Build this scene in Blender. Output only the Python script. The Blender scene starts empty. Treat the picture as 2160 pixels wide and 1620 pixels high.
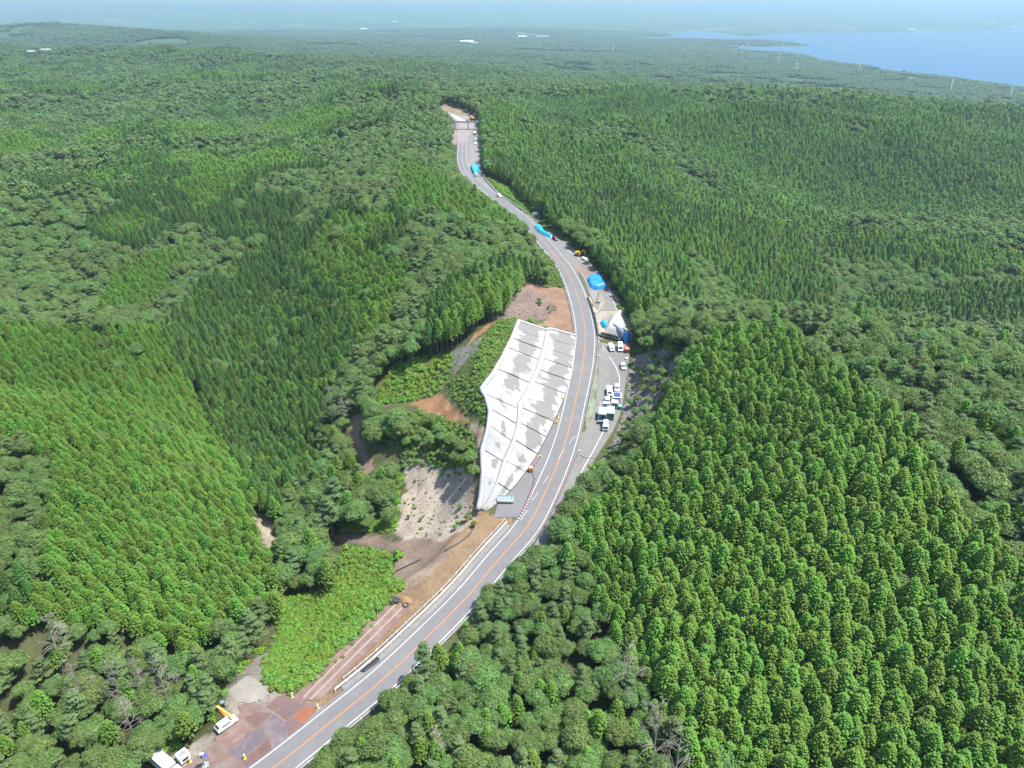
import bpy, bmesh, math, random
import numpy as np
from mathutils import Vector, Matrix
random.seed(7); rng = np.random.default_rng(11)
PI = math.pi
scene = bpy.context.scene
COL = scene.collection

# ---------------------------------------------------------------- camera, world, sun, exposure
CAMZ = 250.0
F = 1500.0                                   # focal length in pixels of the 2160 x 1620 photograph
PITCH = math.atan((810 - 20) / F)
cam = bpy.data.cameras.new('camera')
cam.sensor_width = 36.0
cam.lens = 36.0 * F / 2160.0
cam.clip_start = 1.0
cam.clip_end = 120000.0
camo = bpy.data.objects.new('camera', cam)
COL.objects.link(camo)
camo.location = (0, 0, CAMZ)
camo.rotation_euler = (PI / 2 - PITCH, 0, 0)
scene.camera = camo

SUN_EL, SUN_AZ = math.radians(65), math.radians(97)     # azimuth measured from +Y (view direction) towards +X
world = bpy.data.worlds.new('World')
scene.world = world
world.use_nodes = True
wn = world.node_tree
sky = wn.nodes.new('ShaderNodeTexSky')
sky.sky_type = 'NISHITA'
sky.sun_disc = False
sky.sun_elevation = SUN_EL
sky.sun_rotation = SUN_AZ
sky.altitude = 250
sky.air_density = 1.0
sky.dust_density = 1.5
sky.ozone_density = 1.0
bg = wn.nodes['Background']
bg.inputs['Strength'].default_value = 0.15
wn.links.new(sky.outputs['Color'], bg.inputs['Color'])

sun = bpy.data.lights.new('sun', 'SUN')
sun.energy = 4.6
sun.angle = math.radians(0.53)
sun.color = (1.0, 0.965, 0.90)
suno = bpy.data.objects.new('sun', sun)
COL.objects.link(suno)
sdir = Vector((math.sin(SUN_AZ) * math.cos(SUN_EL), math.cos(SUN_AZ) * math.cos(SUN_EL), math.sin(SUN_EL)))
suno.rotation_euler = sdir.to_track_quat('Z', 'Y').to_euler()
suno.location = (60, 60, 400)

vs = scene.view_settings
scene.display_settings.display_device = 'sRGB'
vs.view_transform = 'Standard'
vs.look = 'None'
vs.gamma = 1.0
vs.use_curve_mapping = False
vs.exposure = 1.5
scene.render.engine = 'CYCLES'
cy = scene.cycles
cy.use_denoising = True
cy.max_bounces = 5
cy.diffuse_bounces = 4
cy.glossy_bounces = 2
cy.transmission_bounces = 3
cy.volume_bounces = 1
cy.transparent_max_bounces = 6
cy.use_adaptive_sampling = True
cy.adaptive_threshold = 0.02

# ---------------------------------------------------------------- small numeric tools
def ray(px, py):
    r = (px - 1080) / F; u = (810 - py) / F
    return np.array([r, math.cos(PITCH) + u * math.sin(PITCH), -math.sin(PITCH) + u * math.cos(PITCH)])

def at(px, py, z):
    d = ray(px, py); t = (z - CAMZ) / d[2]
    return np.array([d[0] * t, d[1] * t, z])

def project(x, y, z):
    dz = z - CAMZ
    dep = y * math.cos(PITCH) - dz * math.sin(PITCH)
    up = y * math.sin(PITCH) + dz * math.cos(PITCH)
    dep = np.maximum(dep, 1e-3)
    return 1080 + F * x / dep, 810 - F * up / dep, dep

def smooth(a, b, t):
    t = np.clip((t - a) / (b - a), 0, 1)
    return t * t * (3 - 2 * t)

_lat = rng.random((256, 256))
def vnoise(x, y):
    xi = np.floor(x).astype(int); yi = np.floor(y).astype(int)
    fx = x - xi; fy = y - yi
    fx = fx * fx * (3 - 2 * fx); fy = fy * fy * (3 - 2 * fy)
    a = _lat[xi & 255, yi & 255]; b = _lat[(xi + 1) & 255, yi & 255]
    c = _lat[xi & 255, (yi + 1) & 255]; d = _lat[(xi + 1) & 255, (yi + 1) & 255]
    return (a * (1 - fx) + b * fx) * (1 - fy) + (c * (1 - fx) + d * fx) * fy * 1.0

def fbm(x, y, oct=4):
    s = 0; a = 0.5; n = 0
    for i in range(oct):
        s = s + a * vnoise(x + 17.3 * i, y - 9.1 * i); n += a
        x = x * 2.03; y = y * 2.03; a *= 0.5
    return s / n * 2 - 1

def inpoly(px, py, poly):
    px = np.asarray(px, float); py = np.asarray(py, float)
    inside = np.zeros(px.shape, bool)
    n = len(poly)
    for i in range(n):
        x1, y1 = poly[i]; x2, y2 = poly[(i + 1) % n]
        if y1 == y2: continue
        c = ((y1 > py) != (y2 > py)) & (px < (x2 - x1) * (py - y1) / (y2 - y1) + x1)
        inside ^= c
    return inside

def polydist(px, py, poly):
    """signed distance, negative inside"""
    px = np.asarray(px, float); py = np.asarray(py, float)
    best = np.full(px.shape, 1e18)
    n = len(poly)
    for i in range(n):
        x1, y1 = poly[i]; x2, y2 = poly[(i + 1) % n]
        dx, dy = x2 - x1, y2 - y1
        L = dx * dx + dy * dy + 1e-12
        t = np.clip(((px - x1) * dx + (py - y1) * dy) / L, 0, 1)
        best = np.minimum(best, (px - x1 - t * dx) ** 2 + (py - y1 - t * dy) ** 2)
    d = np.sqrt(best)
    return np.where(inpoly(px, py, poly), -d, d)

def resample(pts, step):
    pts = np.asarray(pts, float)
    t = np.r_[0, np.cumsum(np.linalg.norm(np.diff(pts, axis=0), axis=1))]
    n = max(2, int(t[-1] / step) + 1)
    u = np.linspace(0, t[-1], n)
    return np.stack([np.interp(u, t, pts[:, i]) for i in range(pts.shape[1])], 1)

def smoothline(pts, step, k=3):
    p = resample(pts, step)
    for _ in range(k):
        q = p.copy(); q[1:-1] = 0.25 * p[:-2] + 0.5 * p[1:-1] + 0.25 * p[2:]; p = q
    return p

# ---------------------------------------------------------------- the road: height profile and centre line
YT = [40, 60, 84, 118, 145, 168, 207, 257, 310, 357, 397, 447, 521, 618, 685, 738, 800]
ZT = [122, 123.5, 125, 127, 129.5, 131, 134, 138, 143, 147, 149, 151, 153, 156, 159, 162, 165]
_yy = np.arange(20, 900, 1.0); _zz = np.interp(_yy, YT, ZT)
_k = np.exp(-np.linspace(-2, 2, 41) ** 2); _k /= _k.sum()
_zp = np.convolve(np.pad(_zz, 20, mode='edge'), _k, mode='valid')
def zr(y): return np.interp(y, _yy, _zp)

def hit(px, py, zf):
    d = ray(px, py); lo, hi = 20.0, 3000.0
    for _ in range(50):
        m = (lo + hi) / 2
        if CAMZ + d[2] * m > zf(d[0] * m, d[1] * m): lo = m
        else: hi = m
    return np.array([d[0] * m, d[1] * m, CAMZ + d[2] * m])

CPX = [(470, 1700), (593, 1609), (731, 1495.6), (795.6, 1447), (995.6, 1251), (1051, 1178), (1114, 1115.6), (1138, 1064), (1160, 1017), (1180, 971),
       (1199, 912), (1210, 862), (1228, 782.6), (1234.6, 729), (1235.6, 701), (1226, 649), (1213, 608), (1194, 567), (1172, 540),
       (1152, 516), (1128, 487), (1095, 454), (1050, 419), (1003, 384), (982, 362), (974.5, 340), (974.5, 318), (976, 300), (980, 278), (985, 258), (978, 245), (960, 236), (930, 226)]
CW = np.array([hit(a, b, lambda x, y: zr(y)) for a, b in CPX])
CL = smoothline(CW[:, :2], 3.0, 6)
def xc(y): return np.interp(y, CL[:, 1], CL[:, 0])
def slope_cos(y):
    dx = (xc(y + 3) - xc(y - 3)) / 6.0
    return 1 / np.sqrt(1 + dx * dx)
def lat(x, y): return (x - xc(y)) * slope_cos(y)
def zs(x, y):
    drop = 1.9 * smooth(172, 206, y) * (1 - smooth(300, 338, y))
    return zr(y) - drop * smooth(5.0, 8.2, lat(x, y))
def SS(px, py): return hit(px, py, lambda x, y: float(zs(x, y)))
def W(pts): return [tuple(SS(*p)[:2]) for p in pts]

SITE_PX = [(330, 1700), (330, 1612), (420, 1568), (470, 1530), (480, 1470), (510, 1440), (570, 1452), (620, 1462), (680, 1390), (760, 1310),
           (835, 1250), (870, 1228), (930, 1190), (985, 1130), (1010, 1096), (1035, 1072), (1062, 1050), (1088, 1022), (1112, 990), (1133, 958), (1152, 922), (1170, 884),
           (1189, 840), (1202, 800), (1209, 760), (1213, 709), (1172, 696), (1150, 668), (1140, 640), (1148, 612), (1184, 606), (1170, 580), (1150, 552), (1135, 525),
           (1110, 490), (1080, 455), (1030, 415), (985, 385), (958, 360), (955, 320), (953, 290), (945, 262), (938, 240), (928, 226), (950, 222),
           (985, 236), (1005, 255), (1012, 290), (1015, 340), (1022, 368), (1052, 410), (1085, 432), (1120, 460), (1165, 490), (1190, 508),
           (1222, 535), (1260, 575), (1285, 600), (1300, 640), (1325, 660), (1335, 715), (1330, 760), (1328, 790), (1320, 830), (1312, 870),
           (1297, 910), (1265, 955), (1235, 1005), (1205, 1050), (1130, 1160), (1080, 1215), (1035, 1262), (985, 1318), (885, 1420), (812, 1492),
           (770, 1530), (700, 1590), (640, 1650), (600, 1700)]
SITE = W(SITE_PX)

# ---------------------------------------------------------------- sprayed-concrete cut slope (ruled surface between road edge and crest)
SB_PX = [(1011, 1087), (1035, 1072), (1062, 1050), (1088, 1022), (1112, 990), (1133, 958), (1152, 922), (1170, 884), (1189, 840), (1202, 800), (1209, 760), (1213, 709)]
ST_PX = [(1007, 1084, 131.2), (1014, 1050, 134), (1019, 1000, 138.5), (1017, 950, 142), (1030, 905, 146), (1034, 870, 147.5), (1026, 840, 148.6), (1015, 822, 149.2),
         (1040, 790, 150.2), (1060, 755, 151.2), (1080, 715, 152), (1094, 678, 152.6)]
SBOT = np.array([SS(*p) for p in SB_PX]); STOP = np.array([at(*p) for p in ST_PX])
def along(P, u):
    t = np.r_[0, np.cumsum(np.linalg.norm(np.diff(P, axis=0), axis=1))]; t /= t[-1]
    return np.stack([np.interp(u, t, P[:, i]) for i in range(3)], -1)
def gprof(v): return np.interp(v, [0, .46, .55, 1], [0, .47, .50, 1])
def shot(u, v):
    b = along(SBOT, u); t = along(STOP, u)
    p = b + (t - b) * np.asarray(v)[..., None]
    p[..., 2] = b[..., 2] + (t[..., 2] - b[..., 2]) * gprof(v)
    return p
_u, _v = np.meshgrid(np.linspace(0, 1, 180), np.linspace(0, 1, 40), indexing='ij')
SHOT = shot(_u, _v).reshape(-1, 3)
SHOTPOLY = [tuple(p[:2]) for p in along(SBOT, np.linspace(0, 1, 40))] + [tuple(p[:2]) for p in along(STOP, np.linspace(1, 0, 40))]

# ---------------------------------------------------------------- terrain: control points (pixel, visible height, height of what stands there)
CP = []
def cp(px, py, z, h=0): 
    a = at(px, py, z); CP.append((a[0], a[1], z - h))
def cw(x, y, z): CP.append((x, y, z))
# right foreground hill
for p in [(-10, 72, 119), (5, 80, 121), (41, 72, 119), (80, 66, 125), (120, 60, 129), (60, 100, 134), (95, 95, 140), (22, 112, 125), (10, 112, 124), (48, 138, 137), (79, 134, 150), (112, 128, 153), (160, 120, 147), (230, 110, 134),
          (28, 150, 129), (42, 168, 138), (45, 186, 141), (62, 200, 150), (58, 224, 149), (70, 180, 151), (92, 215, 154), (96, 240, 146), (147, 224, 145), (122, 185, 158), (190, 190, 144), (250, 180, 132),
          (75, 258, 142), (110, 270, 132), (170, 258, 130), (110, 300, 103), (170, 296, 96), (240, 286, 92), (330, 270, 96), (150, 325, 92), (60, 300, 134), (72, 330, 126)]: cw(*p)
# the big plantation slope behind it
for p in [(120, 360, 100), (180, 360, 92), (260, 360, 88), (190, 410, 98), (290, 420, 95), (58, 350, 136), (70, 405, 132), (100, 430, 124), (45, 440, 134), (60, 500, 122), (20, 520, 138), (30, 620, 146), (100, 600, 130), (170, 497, 122), (334, 497, 118), (430, 420, 98),
          (250, 650, 130), (150, 720, 140), (350, 700, 131), (500, 700, 124), (195, 970, 142), (290, 985, 143), (389, 1005, 140), (500, 960, 134), (625, 915, 126), (0, 800, 158), (-10, 900, 145), (60, 820, 150), (100, 900, 143)]: cw(*p)
# left: hill above the concrete slope, its back side, the scar and the terrace
for P in ((1000, 690, 150.5), (1030, 700, 151.5), (1045, 720, 151.8), (1000, 760, 148), (1000, 800, 147), (960, 760, 143.5), (930, 790, 139), (960, 820, 141), (1000, 860, 144.5),
          (930, 850, 136.5), (970, 880, 140), (900, 870, 134.5), (1000, 915, 142), (990, 960, 139.5), (1003, 1010, 136), (1003, 1060, 132), (985, 1090, 129),
          (870, 930, 133.5), (930, 950, 135), (970, 970, 136), (830, 945, 131), (850, 985, 127.5), (900, 1000, 129), (950, 1010, 130), (880, 1050, 125), (940, 1060, 126.5),
          (870, 1110, 123.6), (930, 1110, 125), (900, 1160, 124.5), (840, 1140, 123), (760, 1145, 121), (830, 1190, 121.5), (880, 1200, 124.4),
          (800, 1220, 118.5), (740, 1260, 116.5), (680, 1310, 117), (620, 1290, 115.5), (640, 1390, 121), (700, 1350, 121), (600, 1440, 123.5), (560, 1400, 122),
          (750, 900, 127), (770, 960, 126), (785, 990, 125.5), (720, 880, 127), (800, 860, 130), (850, 830, 132), (800, 800, 131), (870, 780, 137), (940, 720, 143), (1090, 640, 147), (1110, 660, 144.5), (1120, 632, 142.5)): cp(*P)
for p in [(-2, 300, 151), (-12, 330, 154), (-30, 290, 150), (-50, 310, 150), (-50, 350, 154), (-20, 375, 154), (-60, 400, 153), (-95, 400, 148), (-90, 345, 139), (-45, 430, 154), (-75, 480, 153), (-100, 520, 152), (-100, 575, 150), (-70, 620, 153), (-65, 700, 158), (-90, 760, 160), (-150, 480, 141), (-160, 560, 140), (-150, 640, 146),
          (-60, 250, 130), (-70, 200, 109), (-95, 215, 103), (-85, 265, 114), (-112, 250, 100), (-120, 300, 103), (-122, 340, 108), (-140, 400, 119), (-62, 165, 114), (-55, 140, 115)]: cw(*p)
# left hill
for p in [(-162, 258, 138), (-208, 268, 140), (-260, 262, 139), (-136, 266, 122), (-150, 222, 119), (-180, 224, 122), (-122, 214, 114), (-121, 186, 140), (-160, 190, 141), (-96, 170, 126), (-78, 152, 119), (-103, 121, 131), (-140, 145, 139), (-180, 145, 140), (-76, 112, 121), (-66, 96, 119), (-85, 84, 118), (-120, 85, 120),
          (-170, 80, 122), (-60, 76, 124), (-200, 200, 137), (-170, 296, 108), (-220, 308, 108), (-180, 345, 108), (-240, 360, 114), (-200, 420, 132), (-244, 474, 134), (-300, 400, 130), (-320, 330, 127), (-330, 500, 137), (-260, 560, 133), (-230, 640, 131), (-300, 700, 134), (-383, 770, 139), (-436, 632, 139), (-500, 560, 134), (-328, 900, 140), (-230, 830, 143), (-200, 1000, 141), (-450, 900, 139), (-560, 800, 138)]: cw(*p)
# far ground, by pixel and canopy height
for P in ((0, 118, 142, 10), (200, 122, 138, 10), (330, 132, 136, 10), (100, 160, 140, 10), (-150, 140, 142, 10), (300, 170, 141, 10), (480, 150, 130, 10), (90, 57, 166, 10), (60, 60, 160, 10), (125, 61, 158, 10), (0, 72, 140, 10), (-120, 78, 136, 10), (190, 76, 136, 10), (250, 84, 128, 10), (310, 74, 146, 10), (400, 79, 140, 10), (440, 84, 130, 10), (510, 95, 112, 10), (390, 102, 108, 10), (250, 102, 106, 10), (120, 96, 112, 10),
          (620, 96, 92, 10), (700, 130, 126, 10), (900, 148, 124, 10), (760, 165, 137, 10), (560, 178, 141, 10), (1050, 160, 118, 10), (1200, 185, 118, 10), (1000, 102, 62, 10), (800, 98, 75, 10), (1300, 103, 45, 10), (1250, 135, 70, 10), (1400, 160, 70, 10), (1500, 130, 32, 10), (1380, 120, 42, 10),
          (1600, 150, 38, 10), (1650, 175, 52, 10), (1800, 165, 32, 10), (1900, 195, 36, 10), (2000, 190, 27, 10), (2120, 212, 30, 10), (2250, 230, 30, 10), (1750, 132, 24, 10), (1650, 116, 24, 10), (1900, 157, 22, 10), (2050, 172, 20, 10),
          (1100, 92, 40, 5), (900, 88, 40, 5), (600, 75, 40, 5), (300, 60, 45, 5), (0, 60, 40, 5), (1300, 85, 25, 5), (1500, 91, 22, 6), (1620, 92, 20, 6), (1000, 60, 55, 0), (600, 50, 60, 0), (300, 45, 70, 0), (1500, 45, 60, 0), (1800, 45, 70, 0), (2100, 42, 80, 0), (1250, 40, 70, 0), (1900, 55, 30, 0), (-200, 50, 60, 0), (2400, 50, 40, 0)): cp(*P)
for x, y, z in ((-16500, 26000, 190), (-14500, 27000, 285), (-12600, 28000, 350), (-10800, 28000, 340), (-8800, 28500, 300), (-6000, 28500, 270), (-2500, 29500, 255), (2000, 30000, 248), (7000, 30000, 246), (14000, 30000, 248), (22000, 30000, 246), (-20000, 27000, 120), (-26000, 30000, 100),
                (-14000, 44000, 120), (0, 44000, 120), (20000, 44000, 120), (-42000, 44000, 80), (42000, 40000, 80), (-30000, 5000, 60), (-6000, 1500, 110), (-1500, 300, 130), (-600, 100, 128), (600, 150, 125), (1200, 600, 100), (-300, -50, 125), (0, 20, 118), (100, 20, 128), (300, -50, 130), (-800, -400, 130), (800, -500, 120)): cw(x, y, z)
for p in resample(np.array(SITE), 9.0): CP.append((p[0], p[1], float(zs(p[0], p[1]))))
for p in STOP[1:]: CP.append(tuple(p))
CP = np.array(CP)
# interpolate in (bearing, log distance) about a point behind the site, so that far ground keeps broad forms
OX, OY = 0.0, -60.0
def lp(x, y):
    dx = x - OX; dy = y - OY
    return np.stack([np.arctan2(dx, dy), np.log(np.sqrt(dx * dx + dy * dy) + 5)], -1)
_q = lp(CP[:, 0], CP[:, 1]); MC = 0.012
_A = np.sqrt(((_q[:, None] - _q[None]) ** 2).sum(-1) + MC * MC) + np.eye(len(_q)) * -0.004
_zm = CP[:, 2].mean()
_w = np.linalg.solve(_A, CP[:, 2] - _zm)
def rbf(x, y):
    q = lp(x, y); out = np.empty(len(x))
    for i in range(0, len(x), 4000):
        d = np.sqrt(((q[i:i + 4000, None] - _q[None]) ** 2).sum(-1) + MC * MC)
        out[i:i + 4000] = d @ _w + _zm
    return out

SEA_PX = [(3200, 330), (2300, 205), (2160, 183), (2110, 179), (2085, 171), (2050, 170), (2000, 164), (1950, 154), (1900, 150), (1850, 142), (1800, 134), (1750, 126), (1700, 117),
          (1650, 112), (1610, 111), (1590, 107), (1575, 102), (1485, 101.5), (1500, 98), (1540, 97.5), (1600, 99), (1640, 99), (1718, 97.5), (1700, 93), (1640, 89.5), (1560, 88.5),
          (1500, 87.5), (1470, 86), (1410, 86), (1350, 86), (1340, 82), (1370, 79), (1420, 78.5), (1424, 73), (1415, 70), (1440, 66.5), (1500, 64.5), (1505, 68.5), (1530, 71.5),
          (1560, 75.5), (1600, 76.5), (1625, 71), (1700, 69), (1800, 68), (1900, 67), (2050, 65), (2080, 63), (2160, 61), (2300, 59), (3200, 62)]
SEA = [tuple(at(a, b, 0)[:2]) for a, b in SEA_PX]
ROCK = [(36, 205), (40, 182), (30, 165), (50, 165), (66, 205), (62, 240), (48, 245), (42, 225)]
ROCK2 = [(-36, 178), (-30, 160), (-8, 166), (-8, 205), (-20, 205), (-34, 195)]
HILLS = []
for _p, _am, _wx, _wy in (((20, 117, 142), 38, 260, 170), ((140, 122, 140), 36, 240, 170), ((265, 124, 140), 36, 260, 180), ((370, 134, 136), 32, 220, 150), ((-130, 130, 142), 38, 260, 170),
                         ((310, 74, 146), 40, 380, 300), ((415, 80, 140), 36, 380, 280), ((200, 78, 138), 30, 300, 250), ((90, 57, 166), 62, 520, 350), ((10, 72, 142), 34, 400, 300),
                         ((430, 182, 140), 26, 150, 100), ((560, 178, 140), 28, 170, 100), ((700, 173, 138), 26, 170, 100), ((820, 166, 136), 20, 150, 90), ((610, 142, 130), 30, 250, 140), ((770, 136, 126), 28, 250, 140), ((480, 140, 128), 28, 230, 140),
                         ((930, 150, 124), 18, 200, 110), ((1060, 158, 120), 14, 180, 110), ((1250, 135, 72), 18, 300, 130), ((1420, 150, 70), 18, 280, 120), ((1560, 138, 50), 14, 300, 130), ((900, 112, 80), 22, 400, 220), ((1130, 118, 70), 20, 380, 200), ((680, 108, 95), 24, 400, 220)):
    _h = at(*_p); HILLS.append((_h[0], _h[1], _am * .3, _wx, _wy))
EXC = []          # excavated pit beside the new road
def terrain(x, y):
    x = np.asarray(x, float).ravel(); y = np.asarray(y, float).ravel()
    r = np.hypot(x, y)
    z = rbf(x, y)
    amp = 0.4 + 3.0 * smooth(250, 1200, r) + 12 * smooth(5000, 20000, r)
    z = z + amp * fbm(x / 130 + 3, y / 130, 3) * np.where(r > 3000, 0.5, 1) + 0.35 * fbm(x / 9, y / 9, 3)
    hills = smooth(330, 700, r) * (1 - .55 * smooth(760, 1000, r)) * (1 - .45 * smooth(2600, 5000, r)) * smooth(40, 110, np.abs(lat(x, y)) + 500 * smooth(780, 900, y))
    z = z + hills * (44 * (0.36 - 1.6 * np.abs(fbm(x / 260 + 11, y / 300 + 4, 3))) + 9 * fbm(x / 75, y / 90 + 8, 2))
    for x0, y0, A_, wx, wy in HILLS:
        z = z + A_ * np.exp(-((x - x0) / wx) ** 2 - ((y - y0) / wy) ** 2)
    z = z + smooth(2500, 7000, r) * 12 * fbm(x / 900 + 7, y / 900 + 2, 3)
    far = r > 1200
    if far.any():
        d = polydist(x[far], y[far], SEA)
        zf = z[far]
        land = 1.0 + np.minimum(np.maximum(zf, 6), 7 + np.maximum(d, 0) * .03 + np.maximum(d - 700, 0) * .07) * smooth(0, 300, d)
        z[far] = np.where(d > 0, land, -4.0)
        z[far] = np.where((d > -60) & (d <= 0), 1.0 + 5 * d / 60, z[far])
    near = (r < 900) & (np.abs(x) < 140)
    if near.any():
        xn, yn = x[near], y[near]
        d = polydist(xn, yn, SITE)
        w = 1 - smooth(0.3, 5.5, d)
        zn = z[near] * (1 - w) + (zs(xn, yn) - 0.10) * w
        ds = polydist(xn, yn, SHOTPOLY)
        ins = np.where(ds < 1.2)[0]
        for i in range(0, len(ins), 500):
            k = ins[i:i + 500]
            dd = (xn[k, None] - SHOT[None, :, 0]) ** 2 + (yn[k, None] - SHOT[None, :, 1]) ** 2
            zsur = SHOT[np.argmin(dd, 1), 2] - 0.75
            f = np.where(ds[k] < 0, 1.0, 0.0)
            zn[k] = np.where(ds[k] < 0, zsur, np.minimum(zn[k], zn[k]))
        rk = inpoly(xn, yn, ROCK) | inpoly(xn, yn, ROCK2)
        zn = zn + np.where(rk, 1.1 * (.5 - np.abs(fbm(xn / 3.2, yn / 5.0 + 3, 3)) * 1.6) + .5 * fbm(xn / 1.1, yn / 1.1, 2), 0)
        for poly, zb, edge in EXC:
            de = polydist(xn, yn, poly)
            zn = np.where(de < 0, np.maximum(zb, zn + de * edge), zn)
        z[near] = zn
    return z
def T1(x, y): return float(terrain(np.array([x]), np.array([y]))[0])
def TH(px, py):
    d = ray(px, py); ts = np.geomspace(60, 1200, 160)
    for _ in range(2):
        zz = terrain(d[0] * ts, d[1] * ts); k = max(1, int(np.argmax(CAMZ + d[2] * ts < zz))); ts = np.linspace(ts[k - 1], ts[k], 60)
    t = ts[30]
    return np.array([d[0] * t, d[1] * t, T1(d[0] * t, d[1] * t)])

# ---------------------------------------------------------------- materials
def node(nt, t, **kw):
    n = nt.nodes.new(t)
    for k, v in kw.items():
        if k in n.inputs: n.inputs[k].default_value = v
        else: setattr(n, k, v)
    return n
def newmat(name):
    m = bpy.data.materials.new(name); m.use_nodes = True
    nt = m.node_tree
    return m, nt, nt.nodes['Principled BSDF']
MATS = {}
def plain(name, col, rough=0.6, var=0.18, scale=1.2, metal=0.0, spec=0.4, bump=0.0, dirt=None, dirtamt=0.5):
    """a base colour with two sizes of procedural variation, and optionally a second (dirt) colour"""
    if name in MATS: return MATS[name]
    m, nt, b = newmat(name)
    geo = node(nt, 'ShaderNodeNewGeometry')
    n1 = node(nt, 'ShaderNodeTexNoise', Scale=scale, Detail=5.0, Roughness=0.6)
    n2 = node(nt, 'ShaderNodeTexNoise', Scale=scale * 0.13, Detail=3.0)
    nt.links.new(geo.outputs['Position'], n1.inputs['Vector']); nt.links.new(geo.outputs['Position'], n2.inputs['Vector'])
    ad = node(nt, 'ShaderNodeMath', operation='ADD'); nt.links.new(n1.outputs['Fac'], ad.inputs[0]); nt.links.new(n2.outputs['Fac'], ad.inputs[1])
    mr = node(nt, 'ShaderNodeMapRange'); nt.links.new(ad.outputs[0], mr.inputs['Value'])
    mr.inputs['From Min'].default_value = 0.6; mr.inputs['From Max'].default_value = 1.4
    mr.inputs['To Min'].default_value = 1 - var; mr.inputs['To Max'].default_value = 1 + var
    mx = node(nt, 'ShaderNodeMix', data_type='RGBA', blend_type='MULTIPLY'); mx.inputs['Factor'].default_value = 1
    mx.inputs[6].default_value = (*col, 1); nt.links.new(mr.outputs[0], mx.inputs[7])
    out = mx.outputs[2]
    if dirt:
        n3 = node(nt, 'ShaderNodeTexNoise', Scale=scale * 0.35, Detail=6.0, Roughness=0.65)
        nt.links.new(geo.outputs['Position'], n3.inputs['Vector'])
        r3 = node(nt, 'ShaderNodeMapRange'); nt.links.new(n3.outputs['Fac'], r3.inputs['Value'])
        r3.inputs['From Min'].default_value = 0.48; r3.inputs['From Max'].default_value = 0.66; r3.inputs['To Max'].default_value = dirtamt
        m2 = node(nt, 'ShaderNodeMix', data_type='RGBA'); nt.links.new(r3.outputs[0], m2.inputs['Factor'])
        nt.links.new(out, m2.inputs[6]); m2.inputs[7].default_value = (*dirt, 1); out = m2.outputs[2]
    nt.links.new(out, b.inputs['Base Color'])
    b.inputs['Roughness'].default_value = rough; b.inputs['Metallic'].default_value = metal
    b.inputs['Specular IOR Level'].default_value = spec
    if bump:
        bp = node(nt, 'ShaderNodeBump', Strength=bump, Distance=0.2); nt.links.new(n1.outputs['Fac'], bp.inputs['Height'])
        nt.links.new(bp.outputs[0], b.inputs['Normal'])
    MATS[name] = m
    return m

def leafmat(name, ca, cb, trans=0.45, hue=0.03):
    m, nt, b = newmat(name)
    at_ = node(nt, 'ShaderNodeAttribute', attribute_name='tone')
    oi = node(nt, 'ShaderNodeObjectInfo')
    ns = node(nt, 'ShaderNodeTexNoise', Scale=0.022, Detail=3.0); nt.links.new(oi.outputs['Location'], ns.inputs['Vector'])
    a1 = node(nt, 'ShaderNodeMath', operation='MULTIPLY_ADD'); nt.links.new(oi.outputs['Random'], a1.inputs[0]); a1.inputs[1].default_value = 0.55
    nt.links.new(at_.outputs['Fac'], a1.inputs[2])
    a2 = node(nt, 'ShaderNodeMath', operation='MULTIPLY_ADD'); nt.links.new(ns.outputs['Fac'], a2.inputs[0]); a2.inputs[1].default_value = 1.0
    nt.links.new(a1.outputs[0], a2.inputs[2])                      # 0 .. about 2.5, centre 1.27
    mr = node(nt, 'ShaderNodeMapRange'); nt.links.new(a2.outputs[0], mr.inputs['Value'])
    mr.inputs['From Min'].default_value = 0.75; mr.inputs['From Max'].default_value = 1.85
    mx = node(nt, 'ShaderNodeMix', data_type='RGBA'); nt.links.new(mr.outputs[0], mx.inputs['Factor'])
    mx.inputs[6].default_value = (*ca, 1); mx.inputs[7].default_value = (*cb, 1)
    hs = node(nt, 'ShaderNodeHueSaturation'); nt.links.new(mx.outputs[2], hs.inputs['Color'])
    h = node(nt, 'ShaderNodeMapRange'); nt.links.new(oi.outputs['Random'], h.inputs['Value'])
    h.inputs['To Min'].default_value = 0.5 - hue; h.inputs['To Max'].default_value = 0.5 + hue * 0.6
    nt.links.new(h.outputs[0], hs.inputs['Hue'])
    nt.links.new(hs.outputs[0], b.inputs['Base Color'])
    b.inputs['Roughness'].default_value = 0.6; b.inputs['Specular IOR Level'].default_value = 0.25
    tr = node(nt, 'ShaderNodeBsdfTranslucent'); nt.links.new(hs.outputs[0], tr.inputs['Color'])
    mix = node(nt, 'ShaderNodeMixShader'); mix.inputs[0].default_value = trans
    nt.links.new(b.outputs[0], mix.inputs[1]); nt.links.new(tr.outputs[0], mix.inputs[2])
    nt.links.new(mix.outputs[0], nt.nodes['Material Output'].inputs['Surface'])
    MATS[name] = m
    return m

LEAF = dict(
    hinoki=leafmat('leaf_hinoki', (0.064, 0.150, 0.021), (0.146, 0.285, 0.038)),
    cedar=leafmat('leaf_cedar', (0.044, 0.112, 0.024), (0.092, 0.190, 0.036)),
    broad=leafmat('leaf_broad', (0.068, 0.134, 0.038), (0.154, 0.252, 0.068), hue=0.035),
    pine=leafmat('leaf_pine', (0.080, 0.142, 0.050), (0.150, 0.225, 0.084)),
    far=leafmat('leaf_far', (0.040, 0.085, 0.030), (0.090, 0.150, 0.046), hue=0.03),  # darkened colour: paints in the self-shadowing that far crown groups lack
    kudzu=leafmat('leaf_kudzu', (0.070, 0.185, 0.026), (0.190, 0.320, 0.042), hue=0.05),
    grass=leafmat('leaf_grass', (0.085, 0.170, 0.032), (0.175, 0.290, 0.055), hue=0.05),
    dead=leafmat('leaf_dead', (0.120, 0.085, 0.065), (0.230, 0.170, 0.130), trans=0.1))
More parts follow.
